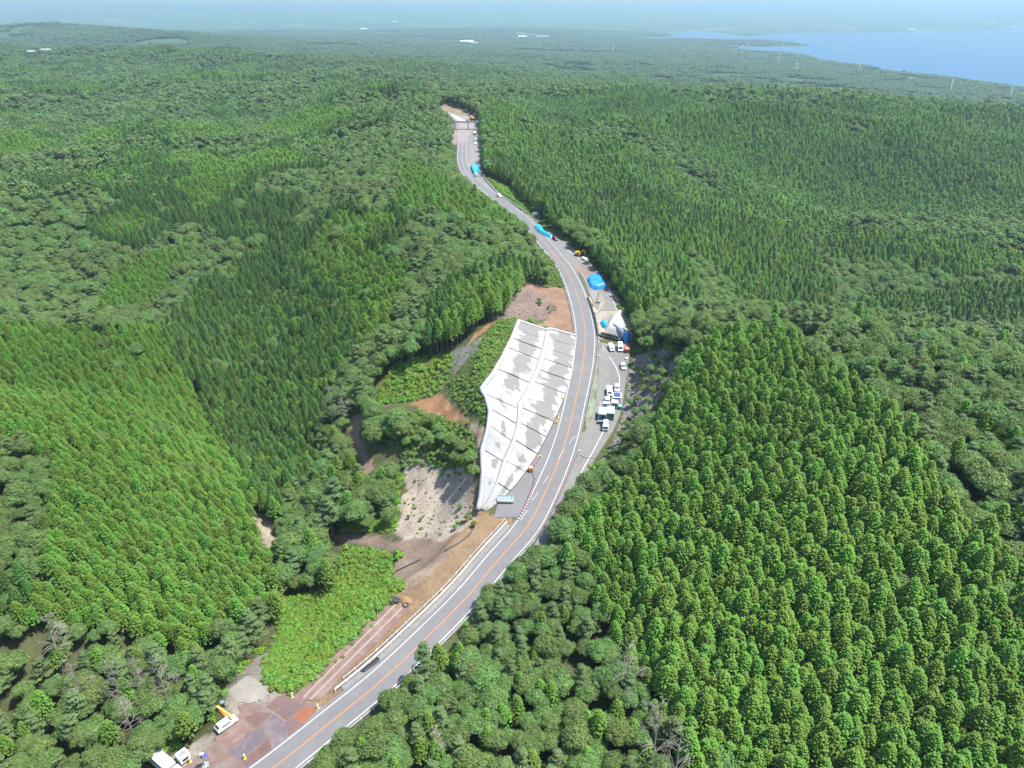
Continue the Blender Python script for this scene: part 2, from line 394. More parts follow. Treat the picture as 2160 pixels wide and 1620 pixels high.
BARK = plain('bark', (0.11, 0.085, 0.065), 0.9, 0.3, 3.0)
DEADWOOD = plain('dead_wood', (0.16, 0.135, 0.12), 0.9, 0.3, 3.0)

# ---------------------------------------------------------------- object helpers
def tag(o, label=None, cat=None, group=None, kind=None):
    if label: o['label'] = label
    if cat: o['category'] = cat
    if group: o['group'] = group
    if kind: o['kind'] = kind
    return o
def link(o, parent=None):
    COL.objects.link(o)
    if parent: o.parent = parent
    return o
def empty(name, loc=(0, 0, 0), rz=0, label=None, cat=None, group=None):
    o = bpy.data.objects.new(name, None); COL.objects.link(o)
    o.location = loc; o.rotation_euler = (0, 0, rz); o.empty_display_size = 0.3
    return tag(o, label, cat, group)
class MB:
    """collects shapes of one part"""
    def __init__(s): s.v = []; s.f = []; s.t = []
    def add(s, v, f, t=None):
        o = len(s.v); s.v += [tuple(p) for p in v]; s.f += [tuple(i + o for i in q) for q in f]
        s.t += list(t) if t is not None else [0.5] * len(v); return s
    def box(s, c, d, rz=0, rx=0, ry=0, taper=1.0):
        M = Matrix.Rotation(rz, 3, 'Z') @ Matrix.Rotation(ry, 3, 'Y') @ Matrix.Rotation(rx, 3, 'X')
        v = []
        for k in (-1, 1):
            q = taper if k > 0 else 1
            for i, j in ((-1, -1), (1, -1), (1, 1), (-1, 1)):
                v.append(Vector(c) + M @ Vector((i * d[0] / 2 * q, j * d[1] / 2 * q, k * d[2] / 2)))
        return s.add(v, [(3, 2, 1, 0), (4, 5, 6, 7), (0, 1, 5, 4), (1, 2, 6, 5), (2, 3, 7, 6), (3, 0, 4, 7)])
    def tube(s, pts, r, n=6, cap=True, r2=None):
        pts = [Vector(p) for p in pts]; rings = []
        for i, p in enumerate(pts):
            d = (pts[min(i + 1, len(pts) - 1)] - pts[max(i - 1, 0)])
            d = d.normalized() if d.length > 1e-6 else Vector((0, 0, 1))
            a = d.orthogonal().normalized() if abs(d.z) > 0.9 else d.cross(Vector((0, 0, 1))).normalized()
            b = d.cross(a)
            rr = r if r2 is None else r + (r2 - r) * i / max(1, len(pts) - 1)
            rings.append([p + (a * math.cos(2 * PI * k / n) + b * math.sin(2 * PI * k / n)) * rr for k in range(n)])
        v = [q for R in rings for q in R]; f = []
        for i in range(len(pts) - 1):
            for k in range(n):
                f.append((i * n + k, i * n + (k + 1) % n, (i + 1) * n + (k + 1) % n, (i + 1) * n + k))
        if cap: f += [tuple(range(n - 1, -1, -1)), tuple((len(pts) - 1) * n + k for k in range(n))]
        return s.add(v, f)
    def lathe(s, c, prof, n=10):
        v = []; f = []
        for r, z in prof:
            for k in range(n): v.append((c[0] + r * math.cos(2 * PI * k / n), c[1] + r * math.sin(2 * PI * k / n), c[2] + z))
        for i in range(len(prof) - 1):
            for k in range(n): f.append((i * n + k, i * n + (k + 1) % n, (i + 1) * n + (k + 1) % n, (i + 1) * n + k))
        f += [tuple(range(n - 1, -1, -1)), tuple((len(prof) - 1) * n + k for k in range(n))]
        return s.add(v, f)
    def prism(s, prof, w0, w1, axis='x'):
        """side profile (y,z) extruded across x from w0 to w1"""
        n = len(prof)
        v = [(w0, a, b) for a, b in prof] + [(w1, a, b) for a, b in prof]
        f = [tuple(range(n)), tuple(range(2 * n - 1, n - 1, -1))] + [(i, n + i, n + (i + 1) % n, (i + 1) % n) for i in range(n)]
        return s.add(v, f)
    def mesh(s, name, mats, smoothf=False):
        me = bpy.data.meshes.new(name); me.from_pydata(s.v, [], s.f); me.update()
        for m in (mats if isinstance(mats, (list, tuple)) else [mats]): me.materials.append(m)
        a = me.attributes.new('tone', 'FLOAT', 'POINT'); a.data.foreach_set('value', np.array(s.t, np.float32))
        bm = bmesh.new(); bm.from_mesh(me); bmesh.ops.recalc_face_normals(bm, faces=bm.faces); bm.to_mesh(me); bm.free()
        if smoothf: me.polygons.foreach_set('use_smooth', [True] * len(me.polygons))
        return me
    def build(s, name, mat, parent=None, bevel=0, smoothf=False):
        o = bpy.data.objects.new(name, s.mesh(name, mat, smoothf)); link(o, parent)
        if bevel:
            b = o.modifiers.new('bevel', 'BEVEL'); b.width = bevel; b.segments = 2; b.limit_method = 'ANGLE'
        return o

# ---------------------------------------------------------------- ground sheet
def axis(fine_lo, fine_hi, step, lo, hi, g):
    a = list(np.arange(fine_lo, fine_hi + 1e-6, step))
    s = step
    while a[-1] < hi: s *= g; a.append(a[-1] + s)
    s = step
    while a[0] > lo: s *= g; a.insert(0, a[0] - s)
    return np.array(a)
gx = axis(-66, 62, 0.9, -46000, 46000, 1.07)
gy = np.r_[axis(78, 330, 1.0, -700, 331, 1.12)[:-1], 0]
gy = np.r_[gy[:-1], axis(332.5, 760, 3.0, 332, 46000, 1.055)[1:]]
gy = np.unique(np.round(gy, 3))
gx = np.unique(np.clip(gx, -46000, 46000)); gy = np.unique(np.clip(gy, -900, 46000))
GX, GY = np.meshgrid(gx, gy, indexing='ij')
GZ = terrain(GX, GY).reshape(GX.shape)
nx, ny = GX.shape
gv = np.stack([GX, GY, GZ], -1).reshape(-1, 3)
gi = np.arange(nx * ny).reshape(nx, ny)
gf = np.stack([gi[:-1, :-1], gi[1:, :-1], gi[1:, 1:], gi[:-1, 1:]], -1).reshape(-1, 4)
me = bpy.data.meshes.new('ground')
me.vertices.add(len(gv)); me.vertices.foreach_set('co', gv.ravel())
me.loops.add(gf.size); me.loops.foreach_set('vertex_index', gf.ravel())
me.polygons.add(len(gf)); me.polygons.foreach_set('loop_start', np.arange(0, gf.size, 4)); me.polygons.foreach_set('loop_total', np.full(len(gf), 4))
me.update(calc_edges=True)
me.polygons.foreach_set('use_smooth', np.ones(len(gf), bool))
FLOOR = np.array((0.045, 0.050, 0.022))
gcol = np.tile(FLOOR, (len(gv), 1))
gpx, gpy, gdep = project(gv[:, 0], gv[:, 1], gv[:, 2])
rr_ = np.hypot(gv[:, 0], gv[:, 1])
fw = smooth(900, 4000, rr_)[:, None]
gcol = gcol * (1 - fw) + np.array((0.030, 0.062, 0.022)) * fw
ZONES = [  # polygon in photograph pixels of bare ground, base colour
    ([(960, 1080), (1012, 1080), (1085, 1085), (1075, 1120), (990, 1220), (905, 1320), (820, 1400), (700, 1500), (600, 1500), (690, 1400), (800, 1290), (840, 1180), (930, 1130)], (0.118, 0.081, 0.049)),
    ([(835, 1180), (900, 1140), (950, 1140), (930, 1190), (880, 1240), (850, 1250), (820, 1225)], (0.134, 0.102, 0.075)),
    ([(700, 1120), (830, 1138), (930, 1125), (950, 1170), (900, 1205), (850, 1165), (760, 1150), (700, 1140)], (0.106, 0.078, 0.061)),
    ([(838, 950), (862, 962), (890, 966), (925, 985), (960, 990), (1000, 958), (1016, 1000), (1014, 1060), (1003, 1092), (975, 1118), (935, 1140), (890, 1136), (852, 1134), (828, 1120), (842, 1092), (836, 1066), (856, 1040), (846, 1012), (858, 985)], (0.178, 0.152, 0.122)),
    ([(1003, 940), (1020, 935), (1020, 1060), (1000, 1100), (975, 1110), (990, 1040), (1000, 980)], (0.157, 0.122, 0.086)),
    ([(975, 880), (1032, 905), (1020, 960), (1008, 975), (1005, 930)], (0.165, 0.129, 0.098)),
    ([(865, 850), (900, 835), (930, 828), (965, 860), (990, 882), (975, 892), (900, 872)], (0.157, 0.088, 0.047)),
    ([(985, 722), (1000, 700), (1038, 676), (1050, 682), (1030, 708), (990, 730)], (0.173, 0.098, 0.051)),
    ([(1020, 700), (1046, 680), (1096, 668), (1075, 720), (1045, 785), (1018, 820), (1034, 870), (1032, 905), (985, 880), (950, 850), (930, 810), (960, 745)], (0.045, 0.061, 0.020)),
    ([(955, 740), (1018, 712), (1010, 730), (960, 790), (935, 810)], (0.098, 0.096, 0.086)),
    ([(780, 810), (830, 770), (930, 750), (960, 790), (930, 830), (870, 850), (800, 850)], (0.059, 0.063, 0.023)),
    ([(735, 890), (742, 878), (765, 872), (757, 915), (792, 985), (772, 1005), (745, 950)], (0.134, 0.098, 0.071)),
    ([(1060, 672), (1085, 622), (1120, 600), (1155, 612), (1165, 650), (1170, 668), (1100, 680)], (0.098, 0.075, 0.063)),
    ([(1105, 606), (1190, 600), (1205, 640), (1214, 712), (1172, 700), (1135, 684), (1160, 665), (1172, 648), (1150, 625)], (0.126, 0.080, 0.056)),
    ([(1138, 520), (1165, 548), (1200, 600), (1192, 612), (1160, 600), (1140, 550)], (0.051, 0.067, 0.022)),
    ([(1130, 520), (1150, 535), (1168, 560), (1150, 560)], (0.157, 0.118, 0.086)),
    ([(300, 1640), (420, 1560), (480, 1525), (470, 1450), (560, 1370), (610, 1400), (620, 1480), (700, 1500), (540, 1640)], (0.141, 0.126, 0.106)),
    ([(1325, 780), (1345, 745), (1400, 735), (1440, 745), (1410, 800), (1390, 850), (1345, 890), (1300, 950), (1270, 975), (1300, 910), (1320, 850)], (0.108, 0.101, 0.095)),
    ([(1253, 712), (1264, 712), (1266, 790), (1258, 850), (1245, 895), (1226, 948), (1217, 944), (1234, 890), (1245, 840), (1251, 780)], (0.105, 0.120, 0.085)),
    ([(1225, 560), (1265, 570), (1310, 640), (1335, 700), (1330, 720), (1262, 712), (1250, 640)], (0.165, 0.149, 0.126)),
    ([(1030, 385), (1045, 383), (1100, 425), (1130, 455), (1120, 462), (1060, 415)], (0.043, 0.078, 0.018)),
    ([(948, 306), (955, 262), (968, 250), (1006, 248), (1014, 306)], (0.146, 0.129, 0.122)),
    ([(930, 218), (990, 235), (1000, 250), (985, 262), (935, 240)], (0.141, 0.114, 0.082)),
    ([(530, 1085), (575, 1085), (580, 1150), (565, 1155)], (0.177, 0.149, 0.118)),
    ([(500, 205), (560, 212), (555, 225), (505, 216)], (0.118, 0.078, 0.059)),
]
vis = (gv[:, 1] < 1000) & (gv[:, 1] > 60) & (np.abs(gv[:, 0]) < 420)
jit = 8.0 * fbm(gv[:, 0] / 4, gv[:, 1] / 4, 4); jit2 = 8.0 * fbm(gv[:, 0] / 4 + 40, gv[:, 1] / 4 + 9, 4)
for poly, c in ZONES:
    k = vis & inpoly(gpx + jit, gpy + jit2, poly) & ((rr_ < 420) | (np.array(poly)[:, 1].min() < 420))
    gcol[k] = c
ca = me.color_attributes.new('zone', 'FLOAT_COLOR', 'POINT')
ca.data.foreach_set('color', np.c_[gcol, np.ones(len(gcol))].astype(np.float32).ravel())
def ground_material():
    m, nt, b = newmat('ground_earth')
    c = node(nt, 'ShaderNodeVertexColor', layer_name='zone')
    geo = node(nt, 'ShaderNodeNewGeometry')
    n1 = node(nt, 'ShaderNodeTexNoise', Scale=1.4, Detail=7.0, Roughness=0.7); n2 = node(nt, 'ShaderNodeTexNoise', Scale=0.16, Detail=5.0, Roughness=0.6)
    n3 = node(nt, 'ShaderNodeTexNoise', Scale=0.004, Detail=9.0, Roughness=0.7)
    for n in (n1, n2, n3): nt.links.new(geo.outputs['Position'], n.inputs['Vector'])
    a = node(nt, 'ShaderNodeMath', operation='ADD'); nt.links.new(n1.outputs['Fac'], a.inputs[0]); nt.links.new(n2.outputs['Fac'], a.inputs[1])
    a2 = node(nt, 'ShaderNodeMath', operation='ADD'); nt.links.new(a.outputs[0], a2.inputs[0]); nt.links.new(n3.outputs['Fac'], a2.inputs[1])
    mr = node(nt, 'ShaderNodeMapRange'); nt.links.new(a2.outputs[0], mr.inputs['Value'])
    mr.inputs['From Min'].default_value = 0.95; mr.inputs['From Max'].default_value = 2.05; mr.inputs['To Min'].default_value = 0.3; mr.inputs['To Max'].default_value = 1.75
    mx = node(nt, 'ShaderNodeMix', data_type='RGBA', blend_type='MULTIPLY'); mx.inputs['Factor'].default_value = 1
    nt.links.new(c.outputs['Color'], mx.inputs[6]); nt.links.new(mr.outputs[0], mx.inputs[7])
    # farmland clearings on the distant plain
    nf = node(nt, 'ShaderNodeTexNoise', Scale=0.0012, Detail=6.0, Roughness=0.65); nt.links.new(geo.outputs['Position'], nf.inputs['Vector'])
    rf = node(nt, 'ShaderNodeMapRange'); nt.links.new(nf.outputs['Fac'], rf.inputs['Value']); rf.inputs['From Min'].default_value = 0.58; rf.inputs['From Max'].default_value = 0.63
    ln = node(nt, 'ShaderNodeVectorMath', operation='LENGTH'); nt.links.new(geo.outputs['Position'], ln.inputs[0])
    rl = node(nt, 'ShaderNodeMapRange'); nt.links.new(ln.outputs['Value'], rl.inputs['Value']); rl.inputs['From Min'].default_value = 5200; rl.inputs['From Max'].default_value = 7000; rl.inputs['To Max'].default_value = 0.8
    mm = node(nt, 'ShaderNodeMath', operation='MULTIPLY'); nt.links.new(rf.outputs[0], mm.inputs[0]); nt.links.new(rl.outputs[0], mm.inputs[1])
    m3 = node(nt, 'ShaderNodeMix', data_type='RGBA'); nt.links.new(mm.outputs[0], m3.inputs['Factor']); nt.links.new(mx.outputs[2], m3.inputs[6]); m3.inputs[7].default_value = (0.16, 0.19, 0.09, 1)
    nt.links.new(m3.outputs[2], b.inputs['Base Color'])
    b.inputs['Roughness'].default_value = 0.95; b.inputs['Specular IOR Level'].default_value = 0.1
    bp = node(nt, 'ShaderNodeBump', Strength=0.7, Distance=0.35); nt.links.new(a.outputs[0], bp.inputs['Height']); nt.links.new(bp.outputs[0], b.inputs['Normal'])
    return m
me.materials.append(ground_material())
ground = bpy.data.objects.new('ground', me); COL.objects.link(ground); tag(ground, kind='structure')

# the bay
def water_material():
    m, nt, b = newmat('sea_water')
    b.inputs['Base Color'].default_value = (0.006, 0.055, 0.12, 1); b.inputs['Roughness'].default_value = 0.4; b.inputs['Specular IOR Level'].default_value = 0.12
    geo = node(nt, 'ShaderNodeNewGeometry')
    n = node(nt, 'ShaderNodeTexNoise', Scale=0.05, Detail=6.0, Roughness=0.7); nt.links.new(geo.outputs['Position'], n.inputs['Vector'])
    bp = node(nt, 'ShaderNodeBump', Strength=0.5, Distance=1.5); nt.links.new(n.outputs['Fac'], bp.inputs['Height']); nt.links.new(bp.outputs[0], b.inputs['Normal'])
    return m
sx0, sx1, sy0, sy1 = 300, 45500, 900, 26000
sea = MB().add([(sx0, sy0, 0), (sx1, sy0, 0), (sx1, sy1, 0), (sx0, sy1, 0)], [(0, 1, 2, 3)]).build('sea', water_material())
tag(sea, kind='structure')

# ---------------------------------------------------------------- tree shapes
def conifer_crown(seed, h, r, lev, per, low=0.12, power=0.75, droop=0.25, wid=0.42):
    R = random.Random(seed); mb = MB()
    for i in range(lev):
        t = i / (lev - 1)
        z = h * (low + (1 - low) * t)
        rad = r * ((1 - t) ** power) * R.uniform(0.86, 1.12) + 0.22
        n = max(4, int(per * (0.35 + 0.65 * rad / r)))
        a0 = R.uniform(0, 6.28)
        for k in range(n):
            a = a0 + 2 * PI * k / n + R.uniform(-.3, .3)
            L = rad * R.uniform(0.7, 1.15); w = max(L * wid, 0.28) * R.uniform(0.8, 1.25)
            c, s = math.cos(a), math.sin(a)
            zz = z + R.uniform(-.25, .25); dz = -droop * L * R.uniform(0.4, 1.5)
            up = R.uniform(.06, .2) * L
            def P(q, side, zo): return (c * q - s * side, s * q + c * side, zz + zo)
            v = [P(L * .12, 0, 0.10), P(L * .62, w / 2, dz * .6 - up), P(L * .62, -w / 2, dz * .6 - up), P(L * .60, 0, dz * .45 + up * .4), P(L, R.uniform(-.2, .2) * w, dz)]
            tn = R.uniform(0.15, 0.85)
            mb.add(v, [(0, 1, 3), (0, 3, 2), (1, 4, 3), (3, 4, 2)], [tn - .1, tn, tn, tn, min(1, tn + .2)])
    return mb
def with_core(mb, h, r, low, tone=.35):
    n = 7; prof = [(r * .35, h * low * .9), (r * .68, h * (low + .12)), (r * .52, h * .72), (r * .22, h * .93), (.03, h * .99)]
    v = [(q * math.cos(2 * PI * k / n), q * math.sin(2 * PI * k / n), z) for q, z in prof for k in range(n)]
    f = [(i * n + k, i * n + (k + 1) % n, (i + 1) * n + (k + 1) % n, (i + 1) * n + k) for i in range(len(prof) - 1) for k in range(n)]
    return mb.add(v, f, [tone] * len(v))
def fluffy(seed, h, r, n, power=.60):
    """dense dome-topped conifer: layered outward sprays around a solid inner crown"""
    R = random.Random(seed); mb = with_core(MB(), h, r * .86, .45)
    for i in range(n):
        t = ((i + R.random()) / n) ** .8                                # 0 low .. 1 top
        z = h * (.42 + .58 * t); a = i * 2.39996 + R.uniform(-.4, .4)
        rad = r * ((1 - t) ** power) * R.uniform(.78, 1.2) + .10
        c, s = math.cos(a), math.sin(a); L = R.uniform(.55, .95) * (.75 + .35 * (1 - t)) * (1.7 if n < 100 else 1); w = L * R.uniform(.55, .85)
        out = Vector((c, s, -.12 + .55 * t + R.uniform(-.35, .35))).normalized(); side = Vector((-s, c, R.uniform(-.35, .35))).normalized(); nr = out.cross(side)
        if nr.z < 0: nr = -nr
        o = Vector((c * max(0, rad - L * .6), s * max(0, rad - L * .6), z))
        tn = R.uniform(.15, .85)
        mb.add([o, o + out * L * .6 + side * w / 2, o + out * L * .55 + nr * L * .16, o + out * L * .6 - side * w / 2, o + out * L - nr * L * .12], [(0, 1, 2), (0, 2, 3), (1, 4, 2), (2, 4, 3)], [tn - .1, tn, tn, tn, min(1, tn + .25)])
    return mb
def trunk_shape(seed, h, r, limbs=0, spread=2.0, fork=0.55):
    R = random.Random(seed); mb = MB()
    top = (R.uniform(-.3, .3), R.uniform(-.3, .3), h)
    mb.tube([(0, 0, -0.8), (0.05, 0, h * .3), (top[0] * .5, top[1] * .5, h * .65), top], r, 6, True, r * .25)
    for k in range(limbs):
        a = 2 * PI * k / max(1, limbs) + R.uniform(-.4, .4); z0 = h * R.uniform(fork, .85); L = spread * R.uniform(.6, 1)
        mb.tube([(0, 0, z0), (math.cos(a) * L * .5, math.sin(a) * L * .5, z0 + L * .35), (math.cos(a) * L, math.sin(a) * L, z0 + L * .55)], r * .4, 5, True, r * .12)
    return mb
_ico = None
def lump(mb, R, c, rx, rz, nleaf, ls, core=0.78, flat=0.0, tone=None):
    """one leafy clump: a rough inner body and leaf sprays standing off its surface"""
    global _ico
    if _ico is None:
        bm = bmesh.new(); bmesh.ops.create_icosphere(bm, subdivisions=1, radius=1)
        _ico = ([v.co.copy() for v in bm.verts], [tuple(v.index for v in f.verts) for f in bm.faces]); bm.free()
    tn0 = R.uniform(.2, .8) if tone is None else tone
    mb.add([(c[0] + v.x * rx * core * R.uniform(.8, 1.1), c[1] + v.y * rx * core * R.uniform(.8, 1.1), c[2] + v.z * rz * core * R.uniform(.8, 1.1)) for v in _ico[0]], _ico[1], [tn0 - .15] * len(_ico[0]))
    for i in range(nleaf):
        zc = R.uniform(-.55, 1); a = R.uniform(0, 6.28); q = math.sqrt(max(0, 1 - zc * zc))
        nrm = Vector((q * math.cos(a), q * math.sin(a), zc))
        k = R.uniform(.78, 1.12)
        p = Vector((c[0] + nrm.x * rx * k, c[1] + nrm.y * rx * k, c[2] + nrm.z * rz * k))
        up = (nrm + Vector((R.uniform(-.6, .6), R.uniform(-.6, .6), R.uniform(-.1, .9) + flat))).normalized()
        t1 = up.orthogonal().normalized(); t1.rotate(Matrix.Rotation(R.uniform(0, 6.28), 3, up)); t2 = up.cross(t1)
        s1 = ls * R.uniform(.7, 1.35); s2 = s1 * R.uniform(.45, .8)
        tn = min(1, max(0, tn0 + R.uniform(-.25, .25)))
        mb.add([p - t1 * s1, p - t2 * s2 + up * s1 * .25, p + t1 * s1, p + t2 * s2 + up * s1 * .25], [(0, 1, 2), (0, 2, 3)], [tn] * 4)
def broad_crown(seed, h, r, lumps, leaf, ls):
    R = random.Random(seed); mb = MB()
    for i in range(lumps):
        f = i / lumps; a = i * 2.4 + R.uniform(-.5, .5); q = math.sqrt(f) * r * .72
        lr = r * R.uniform(.30, .46) * (1.12 - .25 * f)
        z = h - lr * .75 - (q / r) ** 2 * h * .34 * R.uniform(.7, 1.3) + R.uniform(-.5, .4)
        lump(mb, R, (math.cos(a) * q, math.sin(a) * q, z), lr, lr * R.uniform(.62, .9), leaf, ls)
    lump(mb, R, (0, 0, h * .55), r * .55, h * .26, leaf // 2, ls)
    return mb
def pine_crown(seed, h, r, plates, leaf, ls):
    R = random.Random(seed); mb = MB()
    for i in range(plates):
        t = i / max(1, plates - 1); a = i * 2.4 + R.uniform(-.6, .6)
        q = r * (.75 - .6 * t) * R.uniform(.5, 1.1); lr = r * R.uniform(.34, .5) * (1.05 - .35 * t)
        lump(mb, R, (math.cos(a) * q, math.sin(a) * q, h * (.42 + .56 * t)), lr, lr * .34, leaf, ls, core=.6, flat=.8)
    return mb
def dead_shape(seed, h, r):
    R = random.Random(seed); mb = MB()
    bend = (R.uniform(-.5, .5), R.uniform(-.5, .5))
    mb.tube([(0, 0, -1), (bend[0] * .3, bend[1] * .3, h * .45), (bend[0], bend[1], h)], .20, 6, True, .04)
    tw = MB()
    for k in range(26):
        t = R.uniform(.35, .97); a = R.uniform(0, 6.28); L = r * (1.15 - t) * R.uniform(.6, 1.4) + .4
        o = (bend[0] * t, bend[1] * t, h * t); m = (o[0] + math.cos(a) * L * .5, o[1] + math.sin(a) * L * .5, o[2] + L * .22)
        e = (o[0] + math.cos(a) * L, o[1] + math.sin(a) * L, o[2] + L * .3)
        tw.tube([o, m, e], .055, 4, True, .02)
        for _ in range(4):
            b = a + R.uniform(-.9, .9); l2 = L * R.uniform(.25, .5); s0 = [m[i] + (e[i] - m[i]) * R.random() for i in range(3)]
            tw.tube([s0, (s0[0] + math.cos(b) * l2, s0[1] + math.sin(b) * l2, s0[2] + l2 * R.uniform(-.2, .6))], .03, 3, False, .012)
    return mb, tw

KINDS = {}          # kind -> list of (crown mesh, trunk mesh); sizes are in metres, height about 12
def reg(kind, crown, trunk, leaf):
    KINDS.setdefault(kind, []).append((crown.mesh(kind + '_crown', LEAF[leaf]), trunk.mesh(kind + '_trunk', BARK)))
for i in range(6):
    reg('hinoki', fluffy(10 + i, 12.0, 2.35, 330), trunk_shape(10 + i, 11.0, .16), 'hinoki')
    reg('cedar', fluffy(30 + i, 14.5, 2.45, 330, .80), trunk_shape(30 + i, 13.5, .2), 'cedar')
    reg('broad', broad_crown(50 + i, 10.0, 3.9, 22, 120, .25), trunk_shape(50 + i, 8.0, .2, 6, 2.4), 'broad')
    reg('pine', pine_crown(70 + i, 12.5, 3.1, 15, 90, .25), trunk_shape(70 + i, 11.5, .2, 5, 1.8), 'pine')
SRC = {}
def source_collection(kind, mats, builders):
    c = bpy.data.collections.new('source_' + kind)
    for i, mb in enumerate(builders):
        c.objects.link(bpy.data.objects.new('%s_%02d' % (kind, i), mb if isinstance(mb, bpy.types.Mesh) else mb.mesh(kind, mats)))
    SRC[kind] = (c, len(builders))
def joined(cm, tm):
    bm = bmesh.new(); bm.from_mesh(cm); n = len(bm.faces); bm.from_mesh(tm); bm.faces.ensure_lookup_table()
    for f in bm.faces[n:]: f.material_index = 1
    me = bpy.data.meshes.new('forest_tree'); bm.to_mesh(me); bm.free()
    me.materials.append(cm.materials[0]); me.materials.append(tm.materials[0]); return me
for k in ('hinoki', 'cedar', 'broad', 'pine'): source_collection(k, None, [joined(*q) for q in KINDS[k]])
# lighter shapes for the middle distance (numbers 6 to 9 of each kind) and whole groups of crowns for the far woods
MIDS = dict(hinoki=[fluffy(110 + i, 11.5, 2.6, 70) for i in range(4)], cedar=[fluffy(120 + i, 13.0, 2.75, 70, .66) for i in range(4)],
            broad=[broad_crown(130 + i, 10.0, 3.6, 9, 16, .7) for i in range(4)], pine=[pine_crown(140 + i, 12.5, 3.0, 8, 14, .65) for i in range(4)])
for k in MIDS:
    for i, mb in enumerate(MIDS[k]): SRC[k][0].objects.link(bpy.data.objects.new('%s_%02d' % (k, 6 + i), mb.mesh(k, LEAF[k])))
def group_shape(seed):
    R = random.Random(seed); mb = MB()
    for i in range(13):
        a = i * 2.4; q = math.sqrt(i / 13) * 11 + R.uniform(-1, 1); lr = R.uniform(2.6, 4.6)
        lump(mb, R, (math.cos(a) * q, math.sin(a) * q, R.uniform(4.5, 8)), lr, lr * .9, 5, 1.6, core=1.0)
    return mb
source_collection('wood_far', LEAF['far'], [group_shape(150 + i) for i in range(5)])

def scatter(name, src, pts, rotz, scl, label=None, cat=None, pick=None):
    """ONE object: a point for every tree, the tree shapes set on them by geometry nodes"""
    coll, n = SRC[src]; N = len(pts)
    me = bpy.data.meshes.new(name); me.vertices.add(N); me.vertices.foreach_set('co', np.asarray(pts, np.float32).ravel())
    a = me.attributes.new('pick', 'INT', 'POINT'); a.data.foreach_set('value', (rng.integers(0, n, N) if pick is None else pick).astype(np.int32))
    rot = np.zeros((N, 3), np.float32); rot[:, 2] = rotz; rot[:, :2] = rng.normal(0, .04, (N, 2))
    a = me.attributes.new('turn', 'FLOAT_VECTOR', 'POINT'); a.data.foreach_set('vector', rot.ravel())
    a = me.attributes.new('size', 'FLOAT_VECTOR', 'POINT'); a.data.foreach_set('vector', np.asarray(scl, np.float32).ravel())
    o = bpy.data.objects.new(name, me); COL.objects.link(o)
    ng = bpy.data.node_groups.get('set_' + src)
    if ng is None:
        ng = bpy.data.node_groups.new('set_' + src, 'GeometryNodeTree')
        ng.interface.new_socket('Geometry', in_out='INPUT', socket_type='NodeSocketGeometry'); ng.interface.new_socket('Geometry', in_out='OUTPUT', socket_type='NodeSocketGeometry')
        gi_ = ng.nodes.new('NodeGroupInput'); go = ng.nodes.new('NodeGroupOutput')
        ci = ng.nodes.new('GeometryNodeCollectionInfo'); ci.inputs['Collection'].default_value = coll; ci.inputs['Separate Children'].default_value = True; ci.inputs['Reset Children'].default_value = True
        ip = ng.nodes.new('GeometryNodeInstanceOnPoints'); ip.inputs['Pick Instance'].default_value = True
        def na(nm, ty):
            q = ng.nodes.new('GeometryNodeInputNamedAttribute'); q.data_type = ty; q.inputs['Name'].default_value = nm; return q.outputs['Attribute']
        L = ng.links.new
        L(gi_.outputs[0], ip.inputs['Points']); L(ci.outputs[0], ip.inputs['Instance'])
        L(na('pick', 'INT'), ip.inputs['Instance Index']); L(na('turn', 'FLOAT_VECTOR'), ip.inputs['Rotation']); L(na('size', 'FLOAT_VECTOR'), ip.inputs['Scale'])
        L(ip.outputs[0], go.inputs[0])
    md = o.modifiers.new('trees', 'NODES'); md.node_group = ng
    return tag(o, label, cat, kind='stuff')

# ---------------------------------------------------------------- where the trees stand
CLEAR = [(925, 224), (950, 221), (985, 238), (1003, 245), (1006, 262), (1012, 290), (1014, 330), (1020, 360), (1042, 380), (1075, 396), (1105, 430), (1125, 447), (1145, 462), (1166, 488), (1192, 508),
         (1224, 528), (1242, 548), (1262, 576), (1284, 592), (1292, 628), (1318, 648), (1324, 690), (1340, 712), (1335, 755), (1352, 765), (1390, 742), (1436, 745), (1410, 800), (1394, 842), (1350, 892), (1292, 962),
         (1252, 985), (1216, 1012), (1187, 1062), (1152, 1107), (1112, 1167), (1058, 1213), (1010, 1250), (972, 1258), (914, 1296), (846, 1344), (790, 1402), (784, 1448), (754, 1486), (766, 1500), (736, 1540), (694, 1552), (648, 1580), (540, 1640),
         (330, 1640), (335, 1618), (402, 1588), (440, 1552), (470, 1512), (462, 1468), (500, 1430), (548, 1390), (562, 1352), (600, 1290), (600, 1262), (640, 1255), (700, 1250), (718, 1212), (722, 1160), (700, 1140), (712, 1128), (822, 1126), (846, 1060), (852, 1000),
         (800, 960), (822, 945), (860, 930), (880, 880), (860, 862), (800, 850), (790, 820), (830, 780), (900, 755), (960, 735), (990, 705), (1035, 678), (1062, 668), (1078, 640), (1110, 606), (1180, 604), (1160, 570), (1140, 540), (1131, 515),
         (1128, 495), (1112, 478), (1080, 446), (1040, 424), (1005, 408), (1002, 388), (966, 364), (960, 350), (962, 310), (968, 270), (945, 240)]
TRACKS = [[(735, 890), (742, 878), (765, 872), (757, 915), (792, 985), (772, 1005), (745, 950)], [(533, 1088), (570, 1090), (578, 1150), (563, 1152)]]
FORBID = SITE
